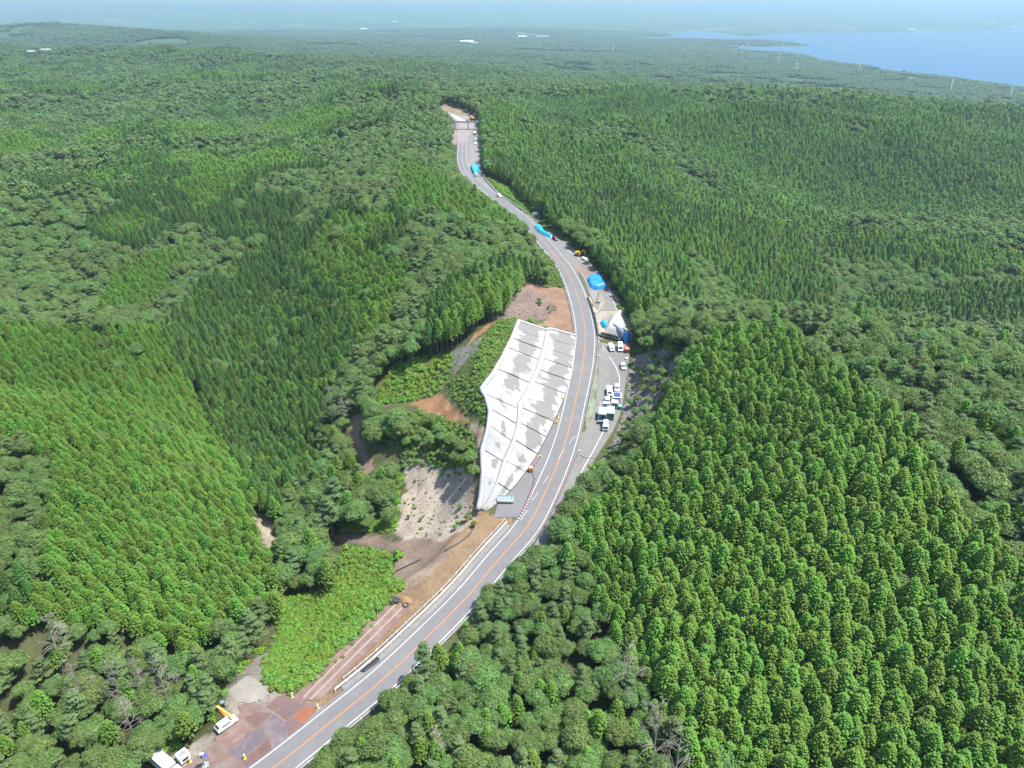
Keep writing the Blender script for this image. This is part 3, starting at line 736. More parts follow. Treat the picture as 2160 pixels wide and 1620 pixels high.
ZC = dict(
    hinoki=[[(1335, 985), (1400, 850), (1440, 770), (1500, 695), (1640, 690), (1760, 765), (1870, 850), (1960, 960), (2010, 1050), (2080, 1130), (2300, 1300), (2300, 1900), (1520, 1900), (1450, 1580), (1390, 1450), (1310, 1330), (1265, 1240), (1235, 1150), (1215, 1090)],
            [(-300, 655), (330, 680), (400, 800), (555, 1080), (590, 1260), (480, 1290), (420, 1330), (250, 1300), (100, 1270), (80, 1180), (95, 960), (60, 900), (-300, 880)],
            [(820, 440), (860, 335), (990, 400), (1095, 470), (1000, 470), (900, 445)], [(640, 620), (800, 520), (870, 560), (830, 660), (720, 750), (660, 700)], [(250, 560), (420, 500), (330, 640), (200, 650)]],
    cedar=[[(500, 390), (640, 420), (620, 540), (720, 620), (760, 700), (690, 800), (665, 950), (560, 1085), (400, 800), (340, 700), (420, 600), (560, 520)]],
    broad=[[(1500, 695), (1640, 640), (2300, 690), (2300, 1300), (2080, 1130), (1960, 960), (1870, 850), (1760, 765), (1640, 690)],
           [(500, 1900), (640, 1585), (800, 1410), (985, 1255), (1160, 1100), (1235, 1150), (1265, 1240), (1310, 1330), (1390, 1450), (1450, 1580), (1520, 1900)],
           [(-300, 1280), (100, 1270), (250, 1300), (420, 1330), (480, 1290), (590, 1260), (560, 1400), (440, 1560), (330, 1640), (300, 1900), (-300, 1900)],
           [(560, 1085), (665, 950), (700, 850), (860, 930), (850, 1060), (830, 1130), (720, 1150), (720, 1260), (600, 1260)]])
BIG = [(1010, 205), (1400, 185), (2300, 240), (2300, 690), (1700, 650), (1330, 650), (1250, 560), (1130, 430), (1020, 330)]     # plantation slope on the far side of the valley
def kinds_of(px, py, x, y):
    n = fbm(x / 85 + 5, y / 85 + 1, 3); u = rng.random(len(x))
    k = np.where(n > 0.30, 0, np.where(n > 0.21, 1, 2))          # 0 hinoki 1 cedar 2 broad 3 pine
    k = np.where((k == 2) & (u < .16), 3, k); k = np.where((k < 2) & (u < .07), 2, k)
    b = inpoly(px, py, BIG); k = np.where(b, np.where((n < -.24) | (u < .08), np.where(u < .04, 3, 2), np.where(u < .40 + .5 * n, 1, 0)), k)
    for nm, i in (('hinoki', 0), ('cedar', 1), ('broad', 2)):
        for poly in ZC[nm]:
            q = inpoly(px, py, poly)
            v = np.full(len(x), i)
            if i == 2: v = np.where(u < .22, 3, np.where(u > .93, 0, 2))
            if i == 0: v = np.where(u < .02, 2, 0)
            if i == 1: v = np.where(u < .24, 0, np.where(u > .95, 2, 1))
            k = np.where(q, v, k)
    return k
def candidates(r0, r1, step, jitter):
    ang = math.radians(44); m = r1
    xs = np.arange(-m, m, step); ys = np.arange(max(20, r0 * .6 - 60), r1, step)
    X, Y = np.meshgrid(xs, ys); X = X.ravel(); Y = Y.ravel()
    c, s = math.cos(.5), math.sin(.5); Xr = X.copy()
    R_ = np.hypot(X, Y); ok = (R_ >= r0) & (R_ < r1) & (np.abs(X) < (Y + 45) * math.tan(ang) * .86 + 15)
    X = X[ok]; Y = Y[ok]
    X = X + rng.uniform(-jitter, jitter, len(X)) * step; Y = Y + rng.uniform(-jitter, jitter, len(Y)) * step
    return X, Y
HT = np.array([12.0, 14.5, 10.0, 12.5]); RAD = np.array([1.9, 2.1, 3.6, 2.9]); NAMES = ['hinoki', 'cedar', 'broad', 'pine']
def site_ok(X, Y, Z, H, Rc):
    ok = np.ones(len(X), bool)
    near = (np.hypot(X, Y) < 1000) & (np.abs(X) < 200)
    d = np.full(len(X), 99.0); d[near] = polydist(X[near], Y[near], FORBID); ok &= d > Rc * .45
    ds = np.full(len(X), 99.0); ds[near] = polydist(X[near], Y[near], SHOTPOLY); ok &= ds > 2.5
    for f, q in ((1.0, .15), (.75, .7), (.5, 1.0), (.25, .7), (0.05, .1)):
        for s in (-1, 0, 1):
            px, py, dep = project(X + s * q * Rc * .8, Y, Z + H * f)
            ok &= ~(near & inpoly(px, py, CLEAR))
            for t in TRACKS: ok &= ~(near & inpoly(px, py, t))
    px, py, dep = project(X, Y, Z + 1.0)
    for t in TRACKS: ok &= ~(near & inpoly(px, py, t))
    return ok
TREES = {k: [] for k in NAMES}
def plant(r0, r1, base, jitter, sizef):
    X, Y = candidates(r0, r1, base, jitter)
    Z = terrain(X, Y)
    px, py, dep = project(X, Y, Z + 9)
    ok = (px > -170) & (px < 2330) & (py < 1800) & (Z > 2.5)
    X, Y, Z, px, py = X[ok], Y[ok], Z[ok], px[ok], py[ok]
    K = kinds_of(px, py, X, Y)
    # broad crowns stand wider apart than plantation conifers
    keep = np.where(K == 2, rng.random(len(K)) < .60, np.where(K == 3, rng.random(len(K)) < .55, np.where(K == 1, rng.random(len(K)) < .8, True)))
    if r0 > 900: keep = np.where(K == 2, rng.random(len(K)) < .55, True)
    X, Y, Z, K = X[keep], Y[keep], Z[keep], K[keep]
    sc = (1 + rng.normal(0, 1, len(X)) * np.where(K < 2, .10, .17)).clip(.65, 1.4) * sizef
    hz = (1 + rng.normal(0, 1, len(X)) * np.where(K < 2, .055, .10)).clip(.7, 1.3)
    H = HT[K] * sc * hz; Rc = RAD[K] * sc
    # low wood on the left hill and along the near road
    low = np.where((X < -60) & (Y < 290), .80, 1.0); low = np.where((Y < 130) & (X > -45) & (X < 30), .78, low)
    bp_x, bp_y, _d = project(X, Y, Z + 9); low = np.where(inpoly(bp_x, bp_y, BIG), low * .9, low)
    low = np.where((K >= 2) & (np.hypot(X, Y) < 260), low * .9, low)
    sc = sc * low; H = H * low
    ok = site_ok(X, Y, Z, H, Rc)
    return X[ok], Y[ok], Z[ok], K[ok], sc[ok], hz[ok]
near_ = plant(30, 520, 2.2, .36, .87)
mid1 = plant(520, 1000, 2.9, .38, .95)
mid2 = plant(1000, 2100, 5.6, .42, 1.35)
ANG = lambda n: rng.uniform(0, 2 * PI, n)
LABELS = dict(
    hinoki=('bright green cone-shaped conifer standing in dense plantation rows', 'conifer', 'plantation conifers on the hills', 'conifer_tree'),
    cedar=('tall dark green pointed cedar in the wooded valley', 'cedar', 'dark cedars in the valleys', 'cedar_tree'),
    broad=('round-crowned broadleaf tree with leafy clumps in mixed wood', 'tree', 'broadleaf trees of the mixed wood', 'broadleaf_tree'),
    pine=('pale blue-green pine with flat layered branches among broadleaf trees', 'pine', 'pines among the broadleaf trees', 'pine_tree'))
def region_label(kn, x, y):
    right = x > xc(y)
    if kn == 'hinoki': return ('bright green conifer in the dense plantation on the hill above the rocky bank', 'plantation conifers above the rocky bank') if right else ('bright green conifer in the low plantation on the hill above the muddy yard', 'plantation conifers above the muddy yard')
    if kn == 'cedar': return ('dark pointed cedar on the wooded slope across from the blue tarpaulins', 'cedars beyond the old road') if right else ('tall dark pointed cedar in the valley behind the plantation hill above the yard', 'cedars in the left valley')
    if kn == 'broad':
        if right: return ('round leafy broadleaf tree in the mixed wood between near road and plantation', 'broadleaf trees beside the near road') if y < 140 else ('round leafy broadleaf tree on the hilltop behind the conifer plantation', 'broadleaf trees behind the plantation')
        return ('round leafy broadleaf tree in the mixed wood around the muddy yard', 'broadleaf trees around the yard') if y < 112 else ('round leafy broadleaf tree in the wood around the pale scar', 'broadleaf trees around the scar')
    return ('pale blue-green pine with flat layers of branches across the road from the yard', 'pines across the near road') if right else ('pale blue-green pine with flat layers of branches on the yard side of the road', 'pines on the yard side')
FOREST = dict(hinoki='conifer_forest', cedar='cedar_forest', broad='broadleaf_forest', pine='pine_forest')
for ki, kn in enumerate(NAMES):
    X, Y, Z, K, sc, hz = near_
    s = K == ki; X, Y, Z, sc, hz = X[s], Y[s], Z[s], sc[s], hz[s]
    px, py, dep = project(X, Y, Z + HT[ki] * sc * .8)
    inframe = (px > 5) & (px < 2155) & (py > 0) & (py < 1615)
    order = np.lexsort((dep / sc, ~inframe))
    nind = min(300, int(inframe.sum()))
    rot = ANG(len(X))
    lab, cat, grp, nm = LABELS[kn]
    for i in order[:nind]:
        lab, grp = region_label(kn, X[i], Y[i])
        cm, tm = KINDS[kn][int(rng.integers(0, 6))]
        e = bpy.data.objects.new(nm, None); COL.objects.link(e); e.empty_display_size = .5
        e.location = (X[i], Y[i], Z[i]); e.rotation_euler = (0, 0, rot[i]); e.scale = (sc[i], sc[i], sc[i] * hz[i])
        tag(e, lab, cat, grp)
        for pn, m_ in (('crown', cm), ('trunk', tm)):
            c = bpy.data.objects.new(pn, m_); COL.objects.link(c); c.parent = e
    o = order[nind:]
    P_ = [np.stack([X[o], Y[o], Z[o]], 1)]; S_ = [np.stack([sc[o], sc[o], sc[o] * hz[o]], 1)]; I_ = [rng.integers(0, 6, len(o))]
    for dat in (mid1, mid2):
        X2, Y2, Z2, K2, s2, h2 = dat; q = K2 == ki
        P_.append(np.stack([X2[q], Y2[q], Z2[q]], 1)); S_.append(np.stack([s2[q], s2[q], s2[q] * h2[q] * (1 if dat is mid1 else .8)], 1)); I_.append(rng.integers(6, 10, int(q.sum())))
    P_ = np.concatenate(P_)
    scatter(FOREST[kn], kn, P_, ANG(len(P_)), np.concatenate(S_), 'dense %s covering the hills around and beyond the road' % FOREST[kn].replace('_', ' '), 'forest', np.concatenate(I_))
FP, FS = [], []
for r0, r1, st, sz in ((2100, 4300, 17.0, 1.0), (4300, 9000, 36.0, 1.9)):
    X, Y = candidates(r0, r1, st, .45); Z = terrain(X, Y); px, py, dep = project(X, Y, Z + 5)
    clearing = fbm(X / 420 + 31, Y / 420, 3) > (.42 if r0 < 4000 else .25)
    ok = (px > -120) & (px < 2280) & (Z > 3.0) & ~clearing
    X, Y, Z = X[ok], Y[ok], Z[ok]; s = rng.normal(1, .15, len(X)).clip(.6, 1.4) * sz
    FP.append(np.stack([X, Y, Z], 1)); FS.append(np.stack([s, s, np.minimum(s, 1.25) * rng.uniform(.8, 1.2, len(X))], 1))
FP = np.concatenate(FP)
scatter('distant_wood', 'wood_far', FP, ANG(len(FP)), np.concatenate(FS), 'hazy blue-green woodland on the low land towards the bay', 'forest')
print('trees', len(near_[0]), len(mid1[0]), len(mid2[0]))

# ---------------------------------------------------------------- roads and paved ground
M_NEW = plain('asphalt_new', (0.094, 0.093, 0.096), 0.85, 0.10, 0.6, bump=0.05, dirt=(0.112, 0.109, 0.106), dirtamt=.7)
M_OLD = plain('asphalt_old', (0.107, 0.105, 0.101), 0.9, 0.12, 0.5, bump=0.05, dirt=(0.134, 0.127, 0.120), dirtamt=.6)
M_CONC = plain('concrete', (0.131, 0.126, 0.116), 0.9, 0.16, 0.8, bump=0.1, dirt=(0.087, 0.080, 0.073), dirtamt=.5)
M_WHITE = plain('road_paint_white', (0.300, 0.300, 0.290), 0.7, 0.10, 3.0, dirt=(0.218, 0.213, 0.203), dirtamt=.35)
M_ORANGE = plain('road_paint_orange', (0.281, 0.112, 0.031), 0.7, 0.12, 3.0)
M_TRACK = plain('work_track', (0.111, 0.069, 0.057), 0.95, 0.3, 0.9, bump=0.2, dirt=(0.139, 0.111, 0.092), dirtamt=.8)
CLF = resample(CL, 1.5)
_t = np.gradient(CLF, axis=0); _t /= np.linalg.norm(_t, axis=1)[:, None]
CLN = np.stack([_t[:, 1], -_t[:, 0]], 1)                 # points to the right of the road
def halfw(y): return np.interp(y, [60, 130, 160, 205, 240, 290, 330, 700], [3.0, 3.05, 3.3, 3.3, 3.6, 3.5, 3.2, 3.2])
def ribbon(name, e0, e1, y0, y1, mat, dz, parent=None, gaps=None, zf=zs):
    """strip along the road between two lateral offsets (numbers or functions of y)"""
    v = []; f = []; prev = False
    for c, n in zip(CLF, CLN):
        y = c[1]
        if y < y0 or y > y1 or (gaps and gaps(y)): prev = False; continue
        a = c + n * (e0(y) if callable(e0) else e0); b = c + n * (e1(y) if callable(e1) else e1); m = (a + b) / 2
        v += [(p[0], p[1], float(zf(p[0], p[1])) + dz) for p in (a, m, b)]
        if prev:
            k = len(v) - 6; f += [(k, k + 1, k + 4, k + 3), (k + 1, k + 2, k + 5, k + 4)]
        prev = True
    return MB().add(v, f).build(name, mat, parent)
def strip_px(name, Lp, Rp, mat, dz, parent=None, step=1.2, nacross=6):
    A = np.array([SS(*p) for p in Lp]); B = np.array([SS(*p) for p in Rp])
    A = A[np.argsort(A[:, 1])]; B = B[np.argsort(B[:, 1])]
    ys = np.arange(max(A[0, 1], B[0, 1]), min(A[-1, 1], B[-1, 1]), step); v = []; f = []
    for i, y in enumerate(ys):
        xa, xb = np.interp(y, A[:, 1], A[:, 0]), np.interp(y, B[:, 1], B[:, 0])
        for k in range(nacross + 1):
            x = xa + (xb - xa) * k / nacross; v.append((x, y, float(zs(x, y)) + dz))
        if i:
            o = (i - 1) * (nacross + 1)
            f += [(o + k, o + k + 1, o + k + nacross + 2, o + k + nacross + 1) for k in range(nacross)]
    return MB().add(v, f).build(name, mat, parent)
def ground_px(name, pts, mat, dz, parent=None, width=.25):
    """painted line or seam along pixels"""
    P = smoothline(np.array([SS(*p) for p in pts]), 1.5, 2); v = []; f = []
    for i, p in enumerate(P):
        d = P[min(i + 1, len(P) - 1)] - P[max(i - 1, 0)]; n = np.array([d[1], -d[0]]) / (math.hypot(d[0], d[1]) + 1e-9)
        for s in (-1, 1):
            q = p[:2] + n * width / 2 * s; v.append((q[0], q[1], float(zs(*q)) + dz))
        if i: k = 2 * i; f.append((k - 2, k - 1, k + 1, k))
    return MB().add(v, f).build(name, mat, parent)
road = ribbon('road', lambda y: -halfw(y) - np.interp(y, [60, 140, 150, 700], [.9, .9, .7, .7]), lambda y: halfw(y) + .9, 40, 640, M_NEW, .030)
tag(road, kind='structure')
ribbon('edge_line', lambda y: -halfw(y) - .12, lambda y: -halfw(y) + .10, 40, 600, M_WHITE, .038, road)
ribbon('edge_line', lambda y: halfw(y) - .10, lambda y: halfw(y) + .12, 40, 600, M_WHITE, .038, road)
ribbon('centre_line', -.13, .13, 40, 360, M_ORANGE, .038, road)
ribbon('centre_line', -.09, .09, 470, 640, M_WHITE, .038, road)
for q in ([(1098, 1098), (1112, 1076)], [(1122, 1056), (1136, 1038)], [(1146, 1020), (1158, 1003)], [(1178, 968), (1190, 948)], [(1200, 936), (1213, 920)]):
    ground_px('old_centre_line', q, M_WHITE, .040, road, .13)
layby = strip_px('paved_layby', [(1041, 1091), (1050, 1064), (1064, 1050), (1090, 1022), (1114, 990), (1135, 958), (1154, 922), (1172, 884), (1190, 842), (1203, 800), (1210, 760)],
                 [(1092, 1100), (1127, 1030), (1156, 970), (1175, 915), (1190, 862), (1204, 790), (1213, 742)], M_NEW, .022)
tag(layby, kind='structure')
old = strip_px('old_road', [(1118, 1166), (1160, 1092), (1190, 1020), (1212, 960), (1228, 925), (1246, 888), (1256, 850), (1262, 800), (1264, 740), (1262, 716)],
               [(1142, 1166), (1180, 1088), (1207, 1046), (1236, 1002), (1264, 954), (1294, 908), (1310, 868), (1317, 830), (1322, 790), (1328, 750), (1326, 716)], M_OLD, .012)
tag(old, kind='structure')
oldb = strip_px('old_road', [(1258, 655), (1244, 622), (1222, 580), (1203, 556), (1180, 528), (1160, 508), (1141, 489)],
                [(1312, 655), (1298, 632), (1280, 596), (1258, 570), (1230, 540), (1192, 510), (1160, 488)], M_OLD, .012)
tag(oldb, kind='structure')
dirt = strip_px('dirt_road', [(966, 302), (962, 285), (968, 270), (966, 262), (950, 245)], [(985, 302), (990, 285), (1000, 270), (1000, 262), (985, 245)], plain('pale_dirt', (0.150, 0.131, 0.124), .95, .2, .5), .045); tag(dirt, kind='structure')
oldc = strip_px('old_road', [(1128, 482), (1090, 452), (1050, 424), (1010, 396), (990, 372), (985, 350), (986, 320), (985, 300), (988, 275)],
                [(1145, 472), (1110, 452), (1080, 432), (1050, 411), (1022, 380), (1014, 360), (1012, 330), (1008, 300), (1004, 275)], M_OLD, .012)
tag(oldc, kind='structure')
pad = strip_px('concrete_pad', [(988, 360), (987, 330), (989, 304)], [(1013, 362), (1011, 330), (1008, 304)], M_CONC, .10); tag(pad, kind='structure')
ground_px('edge_line', [(1262, 718), (1283, 749), (1299, 773), (1308, 800), (1306, 815), (1298, 850), (1285, 885), (1273, 910), (1248, 958), (1223, 1001)], M_WHITE, .020, old, .28)
ground_px('seam', [(1293, 770), (1288, 810), (1283, 840)], plain('tar', (0.05, 0.05, 0.05), .8), .018, old, .12)
ground_px('seam', [(1262, 890), (1240, 945), (1225, 975)], plain('tar', (0.05, 0.05, 0.05), .8), .018, old, .14)
ground_px('edge_line', [(1284, 608), (1292, 632), (1301, 655)], M_WHITE, .020, oldb, .24)
ground_px('edge_line', [(1193, 525), (1215, 540), (1240, 560)], M_WHITE, .020, oldb, .24)
ground_px('edge_line', [(1008, 393), (1022, 405), (1040, 420), (1060, 434)], M_WHITE, .020, oldc, .24)
brown = strip_px('dirt_fill', [(1216, 578), (1212, 566), (1207, 555)], [(1262, 580), (1250, 566), (1238, 552)], plain('dirt_fill', (0.127, 0.091, 0.071), .95, .2, .8), .02); tag(brown, kind='structure')
# concrete verge beside the near road, under the guardrail
verge = ribbon('verge', lambda y: -halfw(y) - 2.4, lambda y: -halfw(y) - .88, 97, 147, M_CONC, .05); tag(verge, kind='structure')
# work track between guardrail and hollow: steel plates and muddy ground
track = strip_px('work_track', [(612, 1478), (680, 1408), (760, 1328), (832, 1262)], [(668, 1486), (720, 1428), (800, 1350), (872, 1274)], M_TRACK, .03); tag(track, kind='structure')
for p in ([(640, 1472), (700, 1410), (780, 1330), (845, 1265)], [(655, 1475), (715, 1415), (795, 1335), (860, 1270)]):
    ground_px('wheel_rut', p, plain('rut_mud', (0.180, 0.143, 0.120), .95, .2, 1.5), .04, track, .45)
M_PLATE = plain('rusty_plate', (0.097, 0.054, 0.044), 0.75, 0.3, 0.7, metal=0.1, dirt=(0.068, 0.058, 0.068), dirtamt=.95)
M_RUST = plain('orange_rust', (0.158, 0.054, 0.026), 0.85, 0.3, 0.9, dirt=(0.097, 0.050, 0.038), dirtamt=.85)
yard = strip_px('yard', [(360, 1640), (440, 1575), (478, 1545), (505, 1505), (520, 1490), (575, 1478), (592, 1462)], [(505, 1640), (570, 1582), (640, 1530), (668, 1500), (672, 1490), (640, 1478), (612, 1463)], plain('yard_mud', (0.103, 0.069, 0.059), .95, .3, .8, dirt=(0.123, 0.106, 0.095), dirtamt=.9), .02)
tag(yard, kind='structure')
M_PURPLE = plain('stained_plate', (0.074, 0.061, 0.071), 0.7, 0.35, 0.9, metal=.1, dirt=(0.132, 0.100, 0.091), dirtamt=.9)
def plate_px(quad, mat, dz=.045, nm='steel_plate'):
    P = [SS(*p) for p in quad]; v = [(p[0], p[1], p[2] + dz) for p in P]; v += [(p[0], p[1], p[2]) for p in P]
    return MB().add(v, [(0, 1, 2, 3), (0, 4, 5, 1), (1, 5, 6, 2), (2, 6, 7, 3), (3, 7, 4, 0)]).build(nm, mat, yard)
for q, m in (([(560, 1492), (598, 1463), (614, 1474), (578, 1500)], M_PLATE), ([(500, 1490), (530, 1478), (545, 1500), (515, 1513)], M_TRACK), ([(578, 1502), (616, 1476), (640, 1490), (604, 1520)], M_PLATE), ([(618, 1513), (641, 1491), (668, 1494), (645, 1525)], M_RUST),
             ([(515, 1515), (546, 1502), (575, 1505), (540, 1535)], M_PLATE), ([(545, 1536), (578, 1506), (600, 1523), (566, 1555)], M_PURPLE), ([(602, 1524), (616, 1514), (643, 1527), (608, 1553)], M_PLATE), ([(568, 1556), (601, 1525), (606, 1554), (575, 1580)], M_PURPLE),
             ([(450, 1556), (512, 1520), (540, 1537), (480, 1580)], M_TRACK), ([(482, 1582), (542, 1539), (564, 1558), (505, 1605)], M_PURPLE), ([(508, 1606), (566, 1560), (574, 1582), (520, 1620)], M_PLATE)):
    plate_px(q, m)

# ---------------------------------------------------------------- sprayed-concrete slope
def shotcrete_material():
    m, nt, b = newmat('sprayed_concrete')
    geo = node(nt, 'ShaderNodeNewGeometry'); st = node(nt, 'ShaderNodeAttribute', attribute_name='tone')
    uv = node(nt, 'ShaderNodeAttribute', attribute_name='flow')
    mp = node(nt, 'ShaderNodeMapping'); mp.inputs['Scale'].default_value = (34, 4.5, 1); nt.links.new(uv.outputs['Vector'], mp.inputs['Vector'])
    n1 = node(nt, 'ShaderNodeTexNoise', Scale=1.0, Detail=7.0, Roughness=0.62); nt.links.new(mp.outputs[0], n1.inputs['Vector'])
    n2 = node(nt, 'ShaderNodeTexNoise', Scale=0.14, Detail=4.0); nt.links.new(geo.outputs['Position'], n2.inputs['Vector'])
    n3 = node(nt, 'ShaderNodeTexNoise', Scale=2.4, Detail=8.0, Roughness=.7); nt.links.new(geo.outputs['Position'], n3.inputs['Vector'])
    a = node(nt, 'ShaderNodeMath', operation='ADD'); nt.links.new(n1.outputs['Fac'], a.inputs[0]); nt.links.new(n2.outputs['Fac'], a.inputs[1])
    a2 = node(nt, 'ShaderNodeMath', operation='ADD'); nt.links.new(a.outputs[0], a2.inputs[0]); nt.links.new(st.outputs['Fac'], a2.inputs[1])
    a3 = node(nt, 'ShaderNodeMath', operation='MULTIPLY_ADD'); nt.links.new(n3.outputs['Fac'], a3.inputs[0]); a3.inputs[1].default_value = .35; nt.links.new(a2.outputs[0], a3.inputs[2])
    mr = node(nt, 'ShaderNodeMapRange'); nt.links.new(a3.outputs[0], mr.inputs['Value']); mr.inputs['From Min'].default_value = 1.37; mr.inputs['From Max'].default_value = 1.45
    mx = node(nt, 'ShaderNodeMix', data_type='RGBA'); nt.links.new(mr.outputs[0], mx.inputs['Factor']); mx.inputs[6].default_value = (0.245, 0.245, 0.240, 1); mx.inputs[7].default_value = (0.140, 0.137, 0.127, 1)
    mv = node(nt, 'ShaderNodeMix', data_type='RGBA', blend_type='MULTIPLY'); mv.inputs['Factor'].default_value = .35; nt.links.new(mx.outputs[2], mv.inputs[6]); nt.links.new(n3.outputs['Color'], mv.inputs[7])
    nt.links.new(mx.outputs[2], b.inputs['Base Color']); b.inputs['Roughness'].default_value = .95; b.inputs['Specular IOR Level'].default_value = .1
    bp = node(nt, 'ShaderNodeBump', Strength=.4, Distance=.3); nt.links.new(n3.outputs['Fac'], bp.inputs['Height']); nt.links.new(bp.outputs[0], b.inputs['Normal'])
    return m
M_SHOT = shotcrete_material()
slope = empty('concrete_slope', tuple(SBOT[5]), 0, 'white sprayed-concrete cut slope with grey stains rising above the lay-by', 'slope')
def shot_panel(u0, u1, v0, v1, lift, bias, name='panel', nu=9, nv=9, skirt=.7):
    U, V = np.meshgrid(np.linspace(u0, u1, nu), np.linspace(v0, v1, nv), indexing='ij')
    p = shot(U, V); q = p.reshape(-1, 3)
    bump = .22 * fbm(q[:, 0] / 2.2, q[:, 1] / 2.2, 3) + .10 * fbm(q[:, 0] / .7, q[:, 1] / .7, 2)
    q = q + np.array([.35, -.2, .85]) * (lift + bump)[:, None]
    v = [tuple(a - SBOT[5]) for a in q]; f = []
    idx = np.arange(nu * nv).reshape(nu, nv)
    for i in range(nu - 1):
        for j in range(nv - 1): f.append((idx[i, j], idx[i + 1, j], idx[i + 1, j + 1], idx[i, j + 1]))
    rim = list(idx[:, 0]) + list(idx[-1, 1:]) + list(idx[::-1, -1][1:]) + list(idx[0, ::-1][1:-1])
    o = len(v); v += [(v[i][0] - .25, v[i][1] + .1, v[i][2] - skirt) for i in rim]
    n = len(rim); f += [(rim[k], rim[(k + 1) % n], o + (k + 1) % n, o + k) for k in range(n)]
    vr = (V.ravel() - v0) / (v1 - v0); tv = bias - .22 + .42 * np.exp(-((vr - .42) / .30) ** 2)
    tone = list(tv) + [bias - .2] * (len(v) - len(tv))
    mb = MB().add(v, f, tone); ob = mb.build(name, M_SHOT, slope, smoothf=False)
    fl = ob.data.attributes.new('flow', 'FLOAT_VECTOR', 'POINT')
    vec = np.zeros((len(v), 3), np.float32); vec[:nu * nv, 0] = U.ravel(); vec[:nu * nv, 1] = V.ravel(); vec[nu * nv:, 0] = U.ravel()[rim]; vec[nu * nv:, 1] = V.ravel()[rim]
    fl.data.foreach_set('vector', vec.ravel()); return ob
NB = 12
cuts = [0.02 + .98 * (k / NB) ** .92 for k in range(NB + 1)]
for k in range(NB):
    g = .0016
    for v0, v1, bs in ((0.0, .455, .34 if k > 4 else .14), (.555, 1.0, .20 if k > 6 else .04)):
        shot_panel(cuts[k] + g, cuts[k + 1] - g, v0, v1, random.uniform(.05, .42), bs + random.uniform(-.10, .16))
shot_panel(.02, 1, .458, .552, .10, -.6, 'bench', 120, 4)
M_SHOTW = plain('fresh_concrete', (0.236, 0.236, 0.232), .95, .08, 1.5, bump=.3)
P = along(STOP, np.linspace(.01, 1, 70)); P = P + np.c_[np.zeros(70), np.zeros(70), .18 + .22 * fbm(P[:, 0] / 1.5, P[:, 1] / 1.5, 2)]
mb = MB().tube([tuple(p - SBOT[5]) for p in P], .75, 8); mb.build('crest', M_SHOTW, slope, smoothf=True)
P = shot(np.ones(30), np.linspace(0, 1, 30)); mb = MB().tube([tuple(p + np.array([0, .2, .15]) - SBOT[5]) for p in P], .6, 8); mb.build('end_rim', M_SHOTW, slope, smoothf=True)
P = shot(np.linspace(.02, 1, 80), np.full(80, .53)); mb = MB().tube([tuple(p + np.array([.1, -.1, .42]) - SBOT[5]) for p in P], .14, 5); mb.build('drain', plain('drain_grey', (0.156, 0.156, 0.148), .9), slope)

# ---------------------------------------------------------------- covers, bags and heaps
def cover(name, poly, h, mat, label, cat, group=None, step=.5, rough=.25, edge=2.0, base=zs, sc=1.3):
    P = W(poly); xs = [p[0] for p in P]; ys = [p[1] for p in P]
    X, Y = np.meshgrid(np.arange(min(xs) - step, max(xs) + 2 * step, step), np.arange(min(ys) - step, max(ys) + 2 * step, step), indexing='ij')
    d = -polydist(X.ravel(), Y.ravel(), P).reshape(X.shape)
    Z = np.array([base(a, b) for a, b in zip(X.ravel(), Y.ravel())], float).reshape(X.shape)
    H = h * smooth(0, edge, d) * (1 + rough * fbm(X / sc, Y / sc, 3)) + .06 + rough * .35 * fbm(X / .6 + 4, Y / .6, 2) * smooth(0, .5, d)
    ok = d > -.25; idx = -np.ones(X.shape, int); v = []; f = []
    c = np.array([np.mean(xs), np.mean(ys)]); cz = float(base(*c))
    for i, j in zip(*np.where(ok)):
        idx[i, j] = len(v); v.append((X[i, j] - c[0], Y[i, j] - c[1], Z[i, j] - cz + (H[i, j] if d[i, j] > 0 else -.05)))
    for i in range(X.shape[0] - 1):
        for j in range(X.shape[1] - 1):
            q = (idx[i, j], idx[i + 1, j], idx[i + 1, j + 1], idx[i, j + 1])
            if min(q) >= 0: f.append(q)
    o = MB().add(v, f).build(name, mat, smoothf=True); o.location = (c[0], c[1], cz)
    return tag(o, label, cat, group)
M_BLUE = plain('blue_tarpaulin', (0.006, 0.143, 0.338), 0.45, 0.22, 2.0, spec=.5, bump=.5)
M_CYAN = plain('cyan_tarpaulin', (0.009, 0.210, 0.315), 0.45, 0.15, 2.0, spec=.5, bump=.4)
M_SLATE = plain('grey_blue_sheet', (0.125, 0.140, 0.195), 0.6, 0.25, 2.0, bump=.4)
M_SHEET = plain('white_sheet', (0.235, 0.231, 0.222), 0.8, 0.08, 1.5, bump=.4)
cover('tarpaulin', [(1236, 590), (1252, 583), (1268, 587), (1276, 600), (1280, 608), (1262, 612), (1244, 608)], 2.0, M_BLUE, 'big blue tarpaulin over a square mound beside the bare pit', 'tarpaulin', edge=1.0, rough=.14)
cover('tarpaulin', [(1256, 577), (1262, 577), (1272, 590), (1282, 606), (1277, 607), (1268, 592)], 1.3, plain('dark_blue_tarpaulin', (0.008, 0.13, 0.42), .5, .2, 2.0, bump=.4), 'narrow darker blue tarpaulin draped along the big blue mound', 'tarpaulin', edge=.8, rough=.1)
cover('sheeted_mound', [(1272, 690), (1282, 672), (1300, 657), (1316, 657), (1322, 690), (1330, 716), (1300, 714), (1280, 708), (1268, 700)], 2.6, M_SHEET, 'earth mound covered with white sheets above the sandbag row', 'mound', edge=3.0, rough=.10)
cover('tarpaulin', [(1265, 680), (1272, 676), (1281, 684), (1287, 697), (1281, 700), (1270, 690)], 1.9, M_CYAN, 'bright cyan tarpaulin on the edge of the white sheeted mound', 'tarpaulin', edge=.9, rough=.1)
